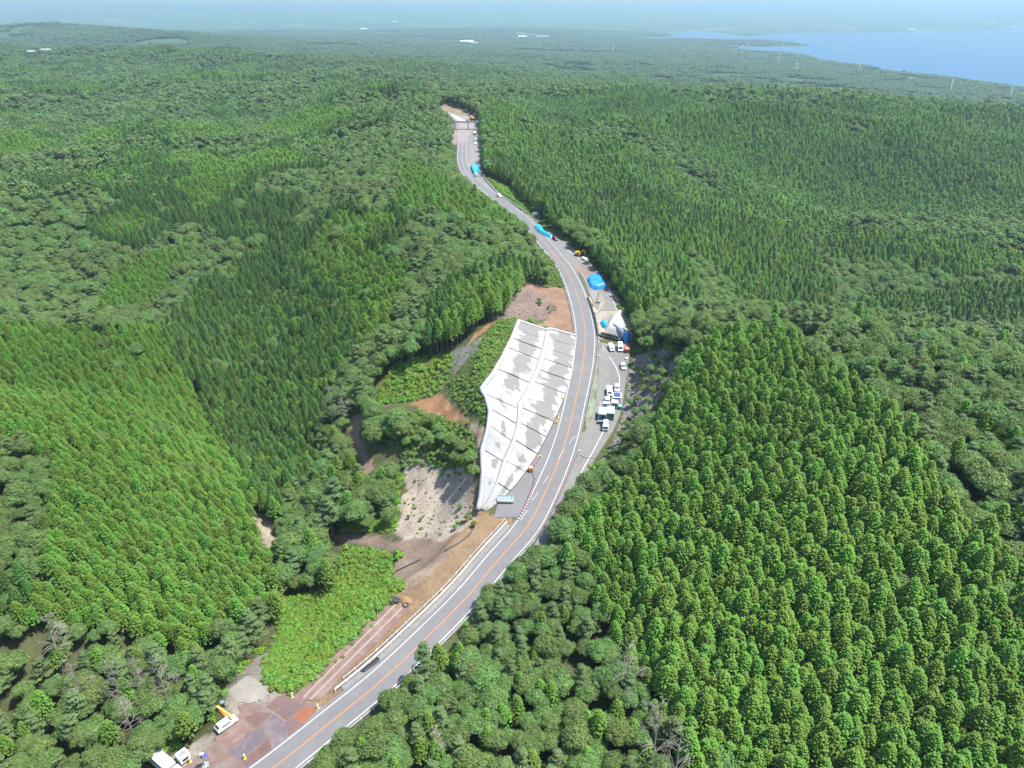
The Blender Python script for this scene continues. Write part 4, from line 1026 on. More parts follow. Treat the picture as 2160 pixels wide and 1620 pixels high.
cover('tarpaulin', [(1288, 698), (1294, 694), (1310, 705), (1320, 711), (1312, 716), (1300, 710)], 3.4, M_SLATE, 'grey-blue sheet strip lying down the white sheeted mound', 'tarpaulin', edge=.8, rough=.05)
cover('tarpaulin', [(1310, 716), (1320, 709), (1328, 713), (1330, 721), (1318, 722)], 3.2, M_BLUE, 'small crumpled blue tarpaulin at the foot of the white mound', 'tarpaulin', edge=.8, rough=.2)
cover('tarpaulin', [(1125, 480), (1131, 475), (1144, 479), (1150, 490), (1160, 497), (1172, 501), (1160, 502), (1146, 497), (1134, 490)], 1.5, M_CYAN, 'long tapering light blue tarpaulin beside the road near the white signboard', 'tarpaulin', edge=1.2, rough=.12)
cover('tarpaulin', [(992, 353), (1011, 353), (1012, 361), (1006, 369), (997, 368), (993, 360)], 2.2, M_CYAN, 'cyan tarpaulin over a heap on the distant concrete pad', 'tarpaulin', edge=1.0, rough=.12)
cover('white_sheet', [(942, 236), (950, 239), (968, 246), (986, 257), (968, 259), (955, 250)], .8, M_SHEET, 'white sheeting on the bank beyond the overpass', 'sheet', edge=1.5, rough=.05, step=1.0)
cover('sand_heap', [(838, 1262), (852, 1256), (870, 1262), (866, 1274), (848, 1276)], 1.2, plain('tan_sand', (0.170, 0.103, 0.048), .95, .2, 2.0, bump=.2), 'small heap of tan sand at the end of the work track', 'sand', edge=1.4)
cover('gravel_heap', [(480, 1455), (520, 1425), (556, 1440), (570, 1468), (528, 1486), (495, 1480)], .22, plain('pale_gravel', (0.154, 0.141, 0.120), .95, .25, 3.0, bump=.6), 'pale gravel spread at the mouth of the forest path', 'gravel', edge=3.0, rough=.3)
# excavated pit with sheet walls
pit = empty('excavation', tuple(SS(1268, 640)), 0, 'open trench with pale concrete sides between old road and new road', 'trench')
def slabp(nm, quad, mat, parent):
    o = parent.location; v = [tuple(np.array(q) - np.array(o)) for q in quad]
    n = (Vector(v[1]) - Vector(v[0])).cross(Vector(v[3]) - Vector(v[0])).normalized() * -.2
    v2 = [tuple(Vector(a) + n) for a in v]
    return MB().add(v + v2, [(0, 1, 2, 3), (7, 6, 5, 4), (0, 4, 5, 1), (1, 5, 6, 2), (2, 6, 7, 3), (3, 7, 4, 0)]).build(nm, mat, parent)
def Pz(px, py, dz): p = SS(px, py); return (p[0], p[1], p[2] + dz)
slabp('wall', [Pz(1262, 622, .1), Pz(1256, 640, .5), Pz(1262, 640, 1.2), Pz(1264, 620, .9)], M_CONC, pit)
slabp('slab', [Pz(1258, 640, .08), Pz(1264, 615, .08), Pz(1276, 637, .9), Pz(1266, 640, .5)], plain('pit_mortar', (0.169, 0.156, 0.124), .95, .25, 1.2), pit)
slabp('slab', [Pz(1256, 664, .06), Pz(1266, 640, .5), Pz(1276, 637, .9), Pz(1270, 652, .1)], plain('pit_mortar2', (0.195, 0.182, 0.150), .95, .25, 1.2), pit)
slabp('slab', [Pz(1243, 620, .05), Pz(1256, 612, .05), Pz(1262, 616, .05), Pz(1254, 642, .05)], M_CONC, pit)
# sandbags
M_BAG = plain('black_sandbag', (0.027, 0.027, 0.029), .8, .25, 4.0)
bagm = None
def bag_mesh():
    R = random.Random(3); bm = bmesh.new(); bmesh.ops.create_icosphere(bm, subdivisions=2, radius=1)
    for v in bm.verts:
        v.co = Vector((max(-.8, min(.8, v.co.x)) * .62, max(-.8, min(.8, v.co.y)) * .62, (max(-.75, min(.8, v.co.z)) + .75) * .62)) * R.uniform(.94, 1.04)
    m = bpy.data.meshes.new('sandbag'); bm.to_mesh(m); bm.free(); m.materials.append(M_BAG); return m
bagm = bag_mesh()
def bag(px, py, s, label, group, nm='sandbag', dz=0.0, mesh=None, dx=0, dy=0):
    p = SS(px, py); o = bpy.data.objects.new(nm, mesh or bagm); COL.objects.link(o); x, y = p[0] + dx, p[1] + dy
    o.location = (x, y, float(zs(x, y)) + dz - .03); o.rotation_euler = (0, 0, random.uniform(0, 3)); o.scale = (s, s, s * random.uniform(.8, 1))
    return tag(o, label, 'sandbag', group)
row = smoothline(np.array([(1240, 631, 0), (1247, 650, 0), (1254, 672, 0), (1258, 690, 0), (1261, 708, 0)]), 3.6, 1)
for p in row: bag(p[0], p[1], .95, 'black weight bag in the row along the outer edge of the new road', 'black weight bags along the new road')
for k in range(13):
    t = k / 12; bag(1267 + 38 * t, 710 + 9 * t, 1.25, 'black one-tonne bag in the row below the white sheeted mound', 'black bags below the sheeted mound', dy=0)
    if k % 2: bag(1267 + 38 * t, 710 + 9 * t, 1.2, 'black one-tonne bag in the row below the white sheeted mound', 'black bags below the sheeted mound', dz=1.0, dy=.3)
wb = bagm.copy(); wb.materials.clear(); wb.materials.append(plain('white_bag', (0.484, 0.484, 0.468), .8, .1, 4.0))
for a, b, s in ((1230, 547, 1.5), (1234, 550, 1.6), (1238, 553, 1.5), (1236, 548, 1.3)): bag(a, b, s, 'white bulk bag in the pile behind the small yellow excavator', 'white bulk bags', 'bulk_bag', mesh=wb)
for a, b, s in ((1321, 758, 1.0), (1263, 751, .4), (1266, 752, .4), (1266, 852, .5), (1266, 858, .5), (1315, 862, .6)): bag(a, b, s, 'small white bag lying on the old road', 'small white bags', 'white_bag', mesh=wb)
M_RUB = plain('black_rubber', (0.03, 0.03, 0.032), .7, .2, 4.0)
def tyre_mesh(R0=.5, r=.16):
    mb = MB(); n, k = 14, 6
    v = [((R0 + r * math.cos(b)) * math.cos(a), (R0 + r * math.cos(b)) * math.sin(a), r + r * math.sin(b)) for a in np.linspace(0, 2 * PI, n, endpoint=False) for b in np.linspace(0, 2 * PI, k, endpoint=False)]
    f = [(i * k + j, ((i + 1) % n) * k + j, ((i + 1) % n) * k + (j + 1) % k, i * k + (j + 1) % k) for i in range(n) for j in range(k)]
    return mb.add(v, f).mesh('tyre', M_RUB, True)
tym = tyre_mesh()
def tyre(px, py, dz, label, group, s=1.0):
    p = SS(px, py); o = bpy.data.objects.new('tyre', tym); COL.objects.link(o); o.location = (p[0], p[1], p[2] + dz); o.scale = (s, s, s)
    return tag(o, label, 'tyre', group)
for k, (a, b, dz) in enumerate(((832, 1268, 0), (836, 1267, 0), (834, 1267, .32), (838, 1269, .3), (828, 1270, 0))): tyre(a, b, dz, 'old black tyre in the pile beside the tan sand heap', 'tyres by the sand heap', 1.25)
for k in range(7): tyre(768 + k * 4.4, 1413 - k * 3.2, .12, 'black tyre in the row leaning along the guardrail verge', 'tyres along the verge', 1.1)
o = tyre(856, 1277, 0, 'single black tyre lying on the pale wheel ruts', None, 1.2)

# ---------------------------------------------------------------- vehicles and site machines
M_VW = plain('white_car_paint', (0.72, 0.73, 0.73), .25, .04, 1.0, spec=.6)
M_GLASS = plain('dark_glass', (0.03, 0.04, 0.05), .08, .1, 1.0, spec=.8)
M_TYRE = M_RUB
M_RIM = plain('grey_metal', (0.351, 0.351, 0.359), .4, .1, 2.0, metal=.7)
M_LAMP = plain('headlight', (0.75, 0.75, 0.72), .1, .05)
M_DARK = plain('dark_plastic', (0.04, 0.04, 0.045), .6, .1)
def site_empty(name, px, py, rz, label, cat, group=None, dz=0):
    p = SS(px, py); sl = (float(zs(p[0], p[1] + 2)) - float(zs(p[0], p[1] - 2))) / 4
    e = empty(name, (p[0], p[1], p[2] + dz + .03), rz, label, cat, group)
    e.rotation_mode = 'XYZ'; e.rotation_euler = (math.atan(sl), 0, rz); return e
def wheels(e, wx, ys, r=.32, w=.2):
    for y in ys:
        for s in (-1, 1):
            t = MB(); n = 12
            v = [(s * wx + k * w / 2, y + r * math.cos(2 * PI * i / n), r + r * math.sin(2 * PI * i / n)) for k in (-1, 1) for i in range(n)]
            f = [(i, (i + 1) % n, n + (i + 1) % n, n + i) for i in range(n)] + [tuple(range(n)), tuple(range(2 * n - 1, n - 1, -1))]
            wh = t.add(v, f).build('wheel', M_TYRE, e)
            MB().lathe((0, 0, 0), [(r * .55, 0), (r * .5, .03)], 8).build('rim', M_RIM, wh)
            rim = wh.children[0]; rim.rotation_euler = (0, s * PI / 2, 0); rim.location = (s * (wx + w / 2), y, r)
def van(px, py, rz, label, L=4.6, Wd=1.72, H=1.95, paint=None, group=None, name='parked_van'):
    e = site_empty(name, px, py, rz, label, 'van', group); h = L / 2; p = paint or M_VW
    MB().prism([(-h + .02, .32), (-h, .85), (-h + .22, 1.08), (-h + .95, H - .08), (-h + 1.25, H), (h - .15, H), (h, H - .25), (h, .32)], -Wd / 2, Wd / 2).build('body', p, e, bevel=.07)
    MB().add([(-Wd * .43, -h + .30, 1.15), (Wd * .43, -h + .30, 1.15), (Wd * .40, -h + .90, H - .16), (-Wd * .40, -h + .90, H - .16)], [(0, 1, 2, 3)]).build('windscreen', M_GLASS, e).location = (0, -.035, .03)
    for s in (-1, 1):
        for a, b in ((-h + 1.05, -h + 1.9), (-h + 2.0, h - .35)):
            MB().box((s * (Wd / 2 + .006), (a + b) / 2, H - .46), (.02, b - a, .5)).build('side_window', M_GLASS, e)
        MB().box((s * Wd * .36, -h - .01, .78), (.32, .05, .2)).build('headlight', M_LAMP, e)
        MB().box((s * (Wd / 2 + .1), -h + .85, 1.2), (.16, .1, .2)).build('mirror', M_DARK, e)
    MB().box((0, -h - .01, .45), (Wd * .8, .06, .2)).build('bumper', M_DARK, e)
    MB().box((0, -h - .025, .62), (.34, .03, .16)).build('number_plate', M_LAMP, e)
    wheels(e, Wd / 2 - .12, (-h + .75, h - .8)); return e
def car(px, py, rz, label, paint=None, L=3.9, Wd=1.62, H=1.5, group=None, cat='car', name='parked_car'):
    e = site_empty(name, px, py, rz, label, cat, group); h = L / 2; p = paint or M_VW
    MB().prism([(-h, .3), (-h, .62), (-h + .25, .8), (-h + 1.0, .92), (h - .1, .95), (h, .8), (h, .3)], -Wd / 2, Wd / 2).build('body', p, e, bevel=.08)
    cab = MB().add([(-Wd * .47, -h + .95, .9), (Wd * .47, -h + .95, .9), (Wd * .47, h - .1, .93), (-Wd * .47, h - .1, .93), (-Wd * .40, -h + 1.6, H), (Wd * .40, -h + 1.6, H), (Wd * .40, h - .5, H), (-Wd * .40, h - .5, H)],
                   [(4, 5, 6, 7), (0, 1, 5, 4), (1, 2, 6, 5), (2, 3, 7, 6), (3, 0, 4, 7)]).build('roof', p, e, bevel=.05)
    MB().add([(-Wd * .43, -h + 1.0, .97), (Wd * .43, -h + 1.0, .97), (Wd * .37, -h + 1.52, H - .08), (-Wd * .37, -h + 1.52, H - .08)], [(0, 1, 2, 3)]).build('windscreen', M_GLASS, e).location = (0, -.05, .03)
    MB().add([(-Wd * .40, h - .15, .98), (Wd * .40, h - .15, .98), (Wd * .36, h - .48, H - .08), (-Wd * .36, h - .48, H - .08)], [(0, 1, 2, 3)]).build('rear_window', M_GLASS, e).location = (0, .05, .02)
    for s in (-1, 1):
        MB().box((s * Wd * .455, .25, 1.2), (.05, L * .45, .34), ry=-s * .2).build('side_window', M_GLASS, e)
        MB().box((s * Wd * .35, -h - .005, .64), (.34, .05, .16)).build('headlight', M_LAMP, e)
        MB().box((s * Wd * .40, h + .005, .72), (.2, .05, .2)).build('tail_light', plain('tail_red', (.35, .02, .02), .3), e)
        MB().box((s * (Wd / 2 + .08), -h + 1.15, .98), (.15, .1, .12)).build('mirror', p, e)
    MB().box((0, -h - .01, .42), (Wd * .7, .05, .18)).build('grille', M_DARK, e)
    wheels(e, Wd / 2 - .1, (-h + .7, h - .7), .3); return e
def truck(px, py, rz, label, L=5.2, Wd=1.9, cabc=None, bedc=None, canopy=0.0, group=None, name='small_truck'):
    e = site_empty(name, px, py, rz, label, 'truck', group); h = L / 2
    MB().prism([(-h, .4), (-h, 1.1), (-h + .25, 1.85), (-h + .5, 1.98), (-h + 1.45, 1.98), (-h + 1.45, .4)], -Wd / 2, Wd / 2).build('cab', cabc or M_VW, e, bevel=.06)
    MB().add([(-Wd * .43, -h + .02, 1.15), (Wd * .43, -h + .02, 1.15), (Wd * .42, -h + .24, 1.82), (-Wd * .42, -h + .24, 1.82)], [(0, 1, 2, 3)]).build('windscreen', M_GLASS, e).location = (0, -.035, .01)
    for s in (-1, 1):
        MB().box((s * (Wd / 2 + .006), -h + .8, 1.5), (.02, .8, .45)).build('side_window', M_GLASS, e)
        MB().box((s * Wd * .36, -h - .01, .75), (.3, .05, .18)).build('headlight', M_LAMP, e)
    MB().box((0, h - (L - 1.6) / 2, .78), (Wd, L - 1.6, .14)).build('bed', bedc or M_RIM, e)
    for s in (-1, 1): MB().box((s * (Wd / 2 - .03), h - (L - 1.6) / 2, 1.05), (.06, L - 1.62, .42)).build('side_board', bedc or M_RIM, e)
    MB().box((0, h - .03, 1.05), (Wd - .14, .06, .42)).build('tail_board', bedc or M_RIM, e)
    MB().box((0, 0, .55), (Wd * .5, L * .92, .22)).build('chassis', M_DARK, e)
    if canopy: MB().box((0, h - (L - 1.6) / 2, .86 + canopy / 2), (Wd - .16, L - 1.8, canopy)).build('load_cover', plain('grey_green_canvas', (0.257, 0.289, 0.281), .7, .15, 2.0), e, bevel=.08)
    wheels(e, Wd / 2 - .14, (-h + .75, h - 1.0), .36); return e
van(1289, 737, .12, 'white minivan parked beside the taller van below the black bags', 4.3, 1.7, 1.75)
van(1308, 737, -.05, 'tall white high-roof van parked between the minivan and the red machine', 4.7, 1.75, 2.2)
car(1314, 776, .05, 'small pale car parked alone by the gutter of the old road', plain('pale_green_white', (0.468, 0.515, 0.499), .25, .03))
van(1285, 830, -.06, 'long white van parked next to the solar panel unit', 4.8, 1.72, 1.95)
car(1301, 822, -.08, 'white car half hidden behind the solar panel unit')
car(1281, 849, -.10, 'white car parked behind the grey-roofed locker')
truck(1277, 903, -.14, 'small truck with a grey canvas load in front of the site offices', 4.6, 1.75, plain('grey_white_paint', (0.62, 0.64, 0.62), .3, .05), None, 1.1)
car(1053, 415, .55, 'white car on the old road beside the green bank')
truck(1004, 371, .15, 'white pickup at the foot of the cyan tarpaulin', 4.8, 1.8)
car(1171, 506, .5, 'dark maroon car at the tip of the light blue tarpaulin', plain('maroon_paint', (0.09, 0.015, 0.025), .3, .05))
car(986, 256, .3, 'dark car standing under the bank beyond the overpass', plain('charcoal_paint', (0.05, 0.05, 0.07), .3, .05))
truck(1002, 284, .1, 'grey truck parked near the overpass', 6.0, 2.1, plain('slate_paint', (0.30, 0.30, 0.38), .4, .05), None, 1.2)
truck(1003, 297, .1, 'white flatbed truck behind the end of the concrete pad', 5.5, 2.0)
car(1003, 304, .1, 'white car at the end of the concrete pad')
truck(352, 1622, 1.0, 'large white truck at the edge of the muddy yard', 7.0, 2.3, None, plain('white_panel', (0.70, 0.70, 0.70), .5, .05), 1.6)
car(478, 1531, 2.45, 'white car with a rust-streaked bonnet beside the orange barrier stack', None, 4.2, 1.7, 1.5)
def excavator(px, py, rz, label, s=1.0, arm=1.0, group=None):
    e = site_empty('excavator', px, py, rz, label, 'excavator', group); e.scale = (s, s, s)
    Y = plain('machine_yellow', (0.62, 0.36, 0.03), .45, .12, 2.0, spec=.5)
    for k in (-1, 1):
        MB().prism([(-1.5, .15), (-1.2, 0), (1.2, 0), (1.5, .15), (1.5, .5), (1.2, .68), (-1.2, .68), (-1.5, .5)], k * .95 - .25, k * .95 + .25).build('track', M_DARK, e)
    MB().lathe((0, 0, .65), [(.6, 0), (.6, .25)], 10).build('turntable', M_DARK, e)
    MB().prism([(-1.0, .9), (-1.0, 1.3), (.2, 1.4), (.4, 1.75), (1.7, 1.7), (1.8, .9)], -1.1, 1.1).build('body', Y, e, bevel=.08)
    cb = MB().prism([(-1.1, .95), (-1.15, 1.7), (-.8, 2.6), (.2, 2.6), (.3, .95)], -1.1, -.2).build('cab', Y, e, bevel=.05)
    MB().box((-.65, -1.1, 1.95), (.7, .06, .9), rx=.3).build('window', M_GLASS, cb)
    MB().box((-1.12, -.4, 2.05), (.03, .9, .7)).build('window', M_GLASS, cb)
    MB().tube([(.35, -.9, 1.3), (.35, -2.2, 3.4 * arm), (.35, -3.6, 3.6 * arm)], .24, 5, True, .17).build('boom', Y, e)
    MB().tube([(.35, -3.5, 3.7 * arm), (.35, -4.0, 1.2)], .18, 5, True, .12).build('stick', Y, e)
    MB().prism([(-4.4, .3), (-4.3, 1.0), (-3.8, 1.2), (-3.5, .8), (-3.7, .25), (-4.1, .1)], -.05, .75).build('bucket', M_DARK, e)
    MB().tube([(.35, -.9, 1.7), (.35, -2.1, 2.9 * arm)], .07, 5).build('hydraulic_ram', M_RIM, e); return e
excavator(1219, 539, .9, 'small yellow excavator on the old road in front of the white bulk bags', .95)
excavator(996, 253, .4, 'large yellow excavator with raised boom beyond the overpass', 1.5, 1.25)

# site offices, solar unit, sheds
def cabin(px, py, rz, w, l, h, label, roofc, wallc, front=True, nm='site_office', cat='cabin'):
    e = site_empty(nm, px, py, rz, label, cat)
    MB().box((0, 0, h / 2 + .12), (w, l, h)).build('wall', wallc, e)
    r = MB().box((0, 0, h + .17), (w + .16, l + .2, .12)).build('roof', roofc, e, bevel=.02)
    for k in range(5): MB().box((-w / 2 + w * (k + .5) / 5, 0, h + .25), (.05, l + .16, .04)).build('roof_rib', roofc, r)
    if front:
        MB().box((w * .18, -l / 2 - .02, h * .62), (w * .5, .05, h * .42)).build('window', M_GLASS, e)
        MB().box((-w * .30, -l / 2 - .02, h * .47), (w * .26, .05, h * .86)).build('door', plain('dark_green_door', (0.02, 0.12, 0.08), .5), e)
        for s in (-1, 1): MB().box((s * w / 2, -l / 2, h / 2 + .12), (.12, .12, h + .02)).build('corner_post', plain('white_trim', (.68, .68, .68), .5), e)
    for sx in (-1, 1):
        for sy in (-1, 1): MB().box((sx * (w / 2 - .2), sy * (l / 2 - .2), .06), (.25, .25, .2)).build('foot', M_DARK, e)
    return e
M_ROOFB = plain('pale_blue_roof', (0.328, 0.390, 0.406), .5, .06, 1.0, metal=.1)
M_GREENW = plain('green_wall', (0.03, 0.17, 0.10), .6, .1, 1.5)
cabin(1270, 881, -.13, 2.3, 4.4, 2.5, 'site office with pale blue roof and open green front, beside the grey canvas truck', M_ROOFB, M_GREENW)
cabin(1287, 879, -.13, 2.3, 4.4, 2.5, 'site office with pale blue roof standing against the rocky bank', M_ROOFB, M_GREENW)
cabin(1276, 861, -.13, 1.5, 1.3, 2.0, 'small grey-roofed locker behind the site offices', plain('grey_roof', (0.281, 0.312, 0.343), .5), plain('grey_wall', (0.312, 0.328, 0.335), .6), False, 'locker', 'locker')
cabin(1296, 859, -.13, 2.0, 1.8, 2.1, 'small shed with a pale roof between solar panel unit and offices', plain('pale_roof', (0.429, 0.468, 0.468), .5), plain('pale_wall', (0.390, 0.406, 0.406), .6), True, 'shed', 'shed')
e = site_empty('solar_unit', 1301, 846, -.13, 'solar panel unit with a dark blue panel on a white frame', 'solar panel')
for sx in (-1, 1):
    for sy in (-1, 1): MB().box((sx * 1.2, sy * .9, 1.1), (.1, .1, 2.2)).build('leg', plain('white_trim', (.68, .68, .68), .5), e)
MB().box((0, 0, 2.35), (2.8, 2.4, .12), rx=.18).build('frame', plain('white_trim', (.68, .68, .68), .5), e)
MB().box((0, .02, 2.44), (2.4, 2.0, .06), rx=.18).build('panel', plain('solar_blue', (0.03, 0.05, 0.14), .2, .1, 2.0, spec=.7), e)
MB().box((0, 0, .8), (1.9, 1.4, 1.0)).build('battery_box', plain('pale_wall', (0.390, 0.406, 0.406), .6), e, bevel=.05)
def generator(nm, px, py, rz, col, label, cat, d=(1.4, 2.0, 1.3)):
    e = site_empty(nm, px, py, rz, label, cat)
    MB().box((0, 0, .35 + d[2] / 2), d).build('housing', col, e, bevel=.12)
    MB().box((0, 0, .37 + d[2]), (d[0] * .7, d[1] * .5, .1)).build('hatch', M_RIM, e, bevel=.02)
    MB().box((0, -d[1] / 2 - .01, .5 + d[2] / 2), (d[0] * .6, .05, d[2] * .5)).build('grille', M_DARK, e)
    MB().tube([(d[0] * .3, d[1] * .3, .35 + d[2]), (d[0] * .3, d[1] * .3, .8 + d[2])], .06, 6).build('exhaust', M_DARK, e)
    wheels(e, d[0] / 2, (-d[1] * .3, d[1] * .3), .26, .15)
generator('generator', 1322, 742, .1, plain('machine_red', (0.55, 0.05, 0.03), .4, .1, 2.0), 'red wheeled generator against the bank beside the tall van', 'generator', (1.7, 2.2, 1.3))
generator('generator', 1307, 862, .2, plain('teal_paint', (0.10, 0.42, 0.36), .5, .1, 2.0), 'teal generator beside the pale-roofed shed', 'generator', (1.1, 1.5, 1.0))
generator('water_tank', 1266, 894, -.13, plain('tank_blue', (0.062, 0.234, 0.281), .4, .1, 2.0), 'low blue-green tank in front of the open site office', 'tank', (1.9, .9, .8))
generator('pump', 1119, 994, .3, plain('machine_orange', (0.70, 0.30, 0.05), .5, .1, 2.0), 'orange pump with a black hose on the paved lay-by', 'pump', (1.0, 1.3, 1.3))
generator('white_tank', 388, 1602, .9, plain('white_panel', (0.70, 0.70, 0.70), .5, .05), 'white box-shaped tank on the muddy yard', 'tank', (2.0, 2.0, 1.4))
generator('green_bin', 470, 1488, .4, plain('bin_green', (0.031, 0.125, 0.094), .5, .1, 2.0), 'dark green bin at the top of the yard', 'bin', (.9, .9, .8))

# orange barrier stack in the yard
e = empty('barrier_stack', tuple(SS(476, 1508)), 0, 'stack of orange steel barriers lying beside the yard', 'barrier stack')
a = SS(458, 1491); b = SS(490, 1522); d = np.array(b) - np.array(a); ang = math.atan2(d[1], d[0])
for k in range(4):
    MB().box((0, .12 * k - .2, .2 + .16 * k), (float(np.hypot(d[0], d[1])), .45, .14), rz=ang + .03 * k).build('barrier', plain('barrier_orange', (0.515, 0.234, 0.047), .6, .15, 2.0, dirt=(0.390, 0.273, 0.156), dirtamt=.5), e)
# yard lamp on a mast with solar panel
e = site_empty('lamp_mast', 434, 1616, .5, 'white lamp mast with a solar panel at the yard corner', 'lamp')
MB().tube([(0, 0, 0), (0, 0, 4.2)], .09, 8).build('mast', plain('white_trim', (.68, .68, .68), .5), e)
MB().box((.2, 0, 3.0), (1.2, .8, .06), rx=.5).build('panel', plain('solar_blue', (0.03, 0.05, 0.14), .2, .1, 2.0, spec=.7), e)
MB().box((0, -.3, 4.2), (.7, .3, .3)).build('lamp_head', plain('white_panel', (0.70, 0.70, 0.70), .5, .05), e, bevel=.03)
MB().box((0, 0, .15), (1.2, 1.2, .3)).build('base', M_RIM, e)
M_TRIM = plain('white_trim', (.68, .68, .68), .5)

# ---------------------------------------------------------------- signs, posts, rails
M_YEL = plain('sign_yellow', (0.75, 0.58, 0.03), .5, .08)
def small_sign(px, py, rz, label, w=1.25, h=.7, bc=None):
    e = site_empty('warning_sign', px, py, rz, label, 'sign')
    for s in (-1, 1): MB().tube([(s * w * .35, 0, 0), (s * w * .35, .25, h + .35)], .03, 5).build('leg', M_RIM, e); MB().tube([(s * w * .35, .6, 0), (s * w * .35, .25, h + .35)], .025, 5).build('brace', M_RIM, e)
    bd = MB().box((0, .08, .3 + h / 2), (w, .04, h), rx=-.3).build('board', bc or M_YEL, e)
    for k in range(3): MB().box((0, .045 + .0, .3 + h * (.3 + .22 * k)), (w * (.7 - .1 * k), .03, h * .09), rx=-.3).build('lettering', M_DARK, bd).location = (0, -.02 + (k - 1) * .045 + .02, 0)
    return e
for i, (a, b, t) in enumerate(((1139, 967, 'yellow sign at the end of the red posts on the lay-by'), (1173, 894, 'yellow sign standing on the wide part of the lay-by'), (1186, 844, 'yellow sign where the lay-by narrows below the concrete slope'), (1192, 789, 'yellow sign at the foot of the concrete slope near its upper end'))):
    small_sign(a, b, -.1, t)
e = site_empty('notice_board', 1066, 1062, -.04, 'wide white notice board with green lettering on black feet at the lay-by', 'sign')
bd = MB().box((0, .25, 1.55), (4.4, .08, 1.75), rx=-.30).build('board', plain('board_white', (0.546, 0.577, 0.562), .5, .05), e)
M_LET = plain('letter_green', (0.02, 0.33, 0.24), .5)
R = random.Random(5); tilt = Matrix.Rotation(-.30, 3, 'X')
def mark(x, z, w, h, m=None):
    q = Vector((0, .25, 1.55)) + tilt @ Vector((x, -.055, z)); MB().box(q, (w, .02, h), rx=-.30).build('lettering', m or M_LET, bd)
mark(0, .80, 4.4, .14)
for r_, (z, n, w) in enumerate(((.48, 9, .30), (.12, 10, .24), (-.22, 12, .17))):
    for k in range(n):
        x = -1.85 + 3.0 * k / n
        if R.random() < .12: continue
        mark(x, z + .06, w * .5, .035); mark(x + R.uniform(-.05, .05), z, .035, .2 - .04 * r_); mark(x, z - .07, w * R.uniform(.3, .6), .035)
mark(1.75, .35, .35, .35); mark(1.70, -.05, .12, .45); mark(1.55, -.2, .3, .12)
for k in range(8): MB().box((-1.9 + 3.8 * k / 7, .0, .22), (.42, .5, .44)).build('foot', M_DARK, e, bevel=.08)
for s in (-1, -.33, .33, 1): MB().tube([(s * 2, 1.0, 0), (s * 2, .42, 1.9)], .04, 5).build('brace', M_RIM, e)
MB().box((0, .5, 2.42), (4.5, .06, .07)).build('top_rail', plain('teal_paint', (0.10, 0.42, 0.36), .5, .1, 2.0), e)
# red and white delineator posts
M_RED = plain('post_red', (0.60, 0.05, 0.05), .5, .1)
postm = MB().lathe((0, 0, .04), [(.055, 0), (.05, .78)], 8).mesh('post', M_RED); basem = MB().lathe((0, 0, 0), [(.17, 0), (.15, .06), (.06, .09)], 10).mesh('base', M_DARK); bandm = MB().lathe((0, 0, 0), [(.062, 0), (.062, .13)], 8).mesh('band', M_TRIM)
def delineators(pts, step, label, group):
    for p in resample(np.array([SS(*q) for q in pts]), step):
        e = empty('delineator_post', (p[0], p[1], float(zs(p[0], p[1])) + .035), 0, label, 'post', group); e.scale = (1.5, 1.5, 1.25)
        for nm, m_, z in (('post', postm, 0), ('base', basem, 0), ('band', bandm, .38), ('band', bandm, .62)):
            c = bpy.data.objects.new(nm, m_); COL.objects.link(c); c.parent = e; c.location = (0, 0, z)
delineators([(1131, 1006), (1126, 1025), (1118, 1048), (1108, 1070), (1092, 1096)], 1.15, 'red and white post in the row between lay-by and carriageway', 'posts along the lay-by')
delineators([(1136, 971), (1129, 980), (1123, 988)], 1.1, 'red and white post in the short row from yellow sign to orange pump', 'posts at the pump')
delineators([(1220, 953), (1208, 982), (1195, 1012), (1182, 1040), (1170, 1068), (1158, 1092), (1148, 1112)], 1.15, 'red and white post in the row between carriageway and old road', 'posts along the old road')
bag(1221, 952, .55, 'white weight bag at the head of the red post row beside old road', None, 'white_bag', mesh=wb)
o = None
def hose(name, pts, r, mat, label, dz=.06, cat='hose', zf=zs):
    P = smoothline(np.array([hit(a, b, lambda x, y: float(zf(x, y))) for a, b in pts]), 1.0, 2); c = P[0].copy()
    ob = MB().tube([(p[0] - c[0], p[1] - c[1], float(zf(p[0], p[1])) + dz - c[2]) for p in P], r, 6).build(name, mat, smoothf=True); ob.location = c
    return tag(ob, label, cat)
hose('hose', [(1121, 996), (1126, 1003), (1126, 1015), (1119, 1035), (1113, 1050), (1108, 1062), (1098, 1082), (1091, 1096)], .10, M_RUB, 'black hose running down the lay-by from the orange pump')
hose('hose', [(1222, 960), (1232, 966), (1245, 967), (1262, 968)], .06, M_RUB, 'thin black hose across the old road to the rocky bank')
hose('drain_pipe', [(815, 1217), (838, 1205), (862, 1193), (888, 1180)], .22, M_RUB, 'black drain pipe lying on the pale slope above the green hollow', .12, 'pipe', T1)
hose('drain_pipe', [(938, 1163), (962, 1150), (985, 1134), (998, 1118), (1002, 1104)], .20, M_RUB, 'curved black drain pipe below the end of the concrete slope', .12, 'pipe', T1)
def marker(px, py, label):
    e = site_empty('marker_post', px, py, 0, label, 'post')
    MB().lathe((0, 0, 0), [(.16, 0), (.12, .1), (.07, .14), (.06, 1.25), (.03, 1.3)], 8).build('post', M_YEL, e)
    MB().lathe((0, 0, .85), [(.1, 0), (.1, .2)], 8).build('band', M_TRIM, e); e.scale = (1.6, 1.6, 1.1)
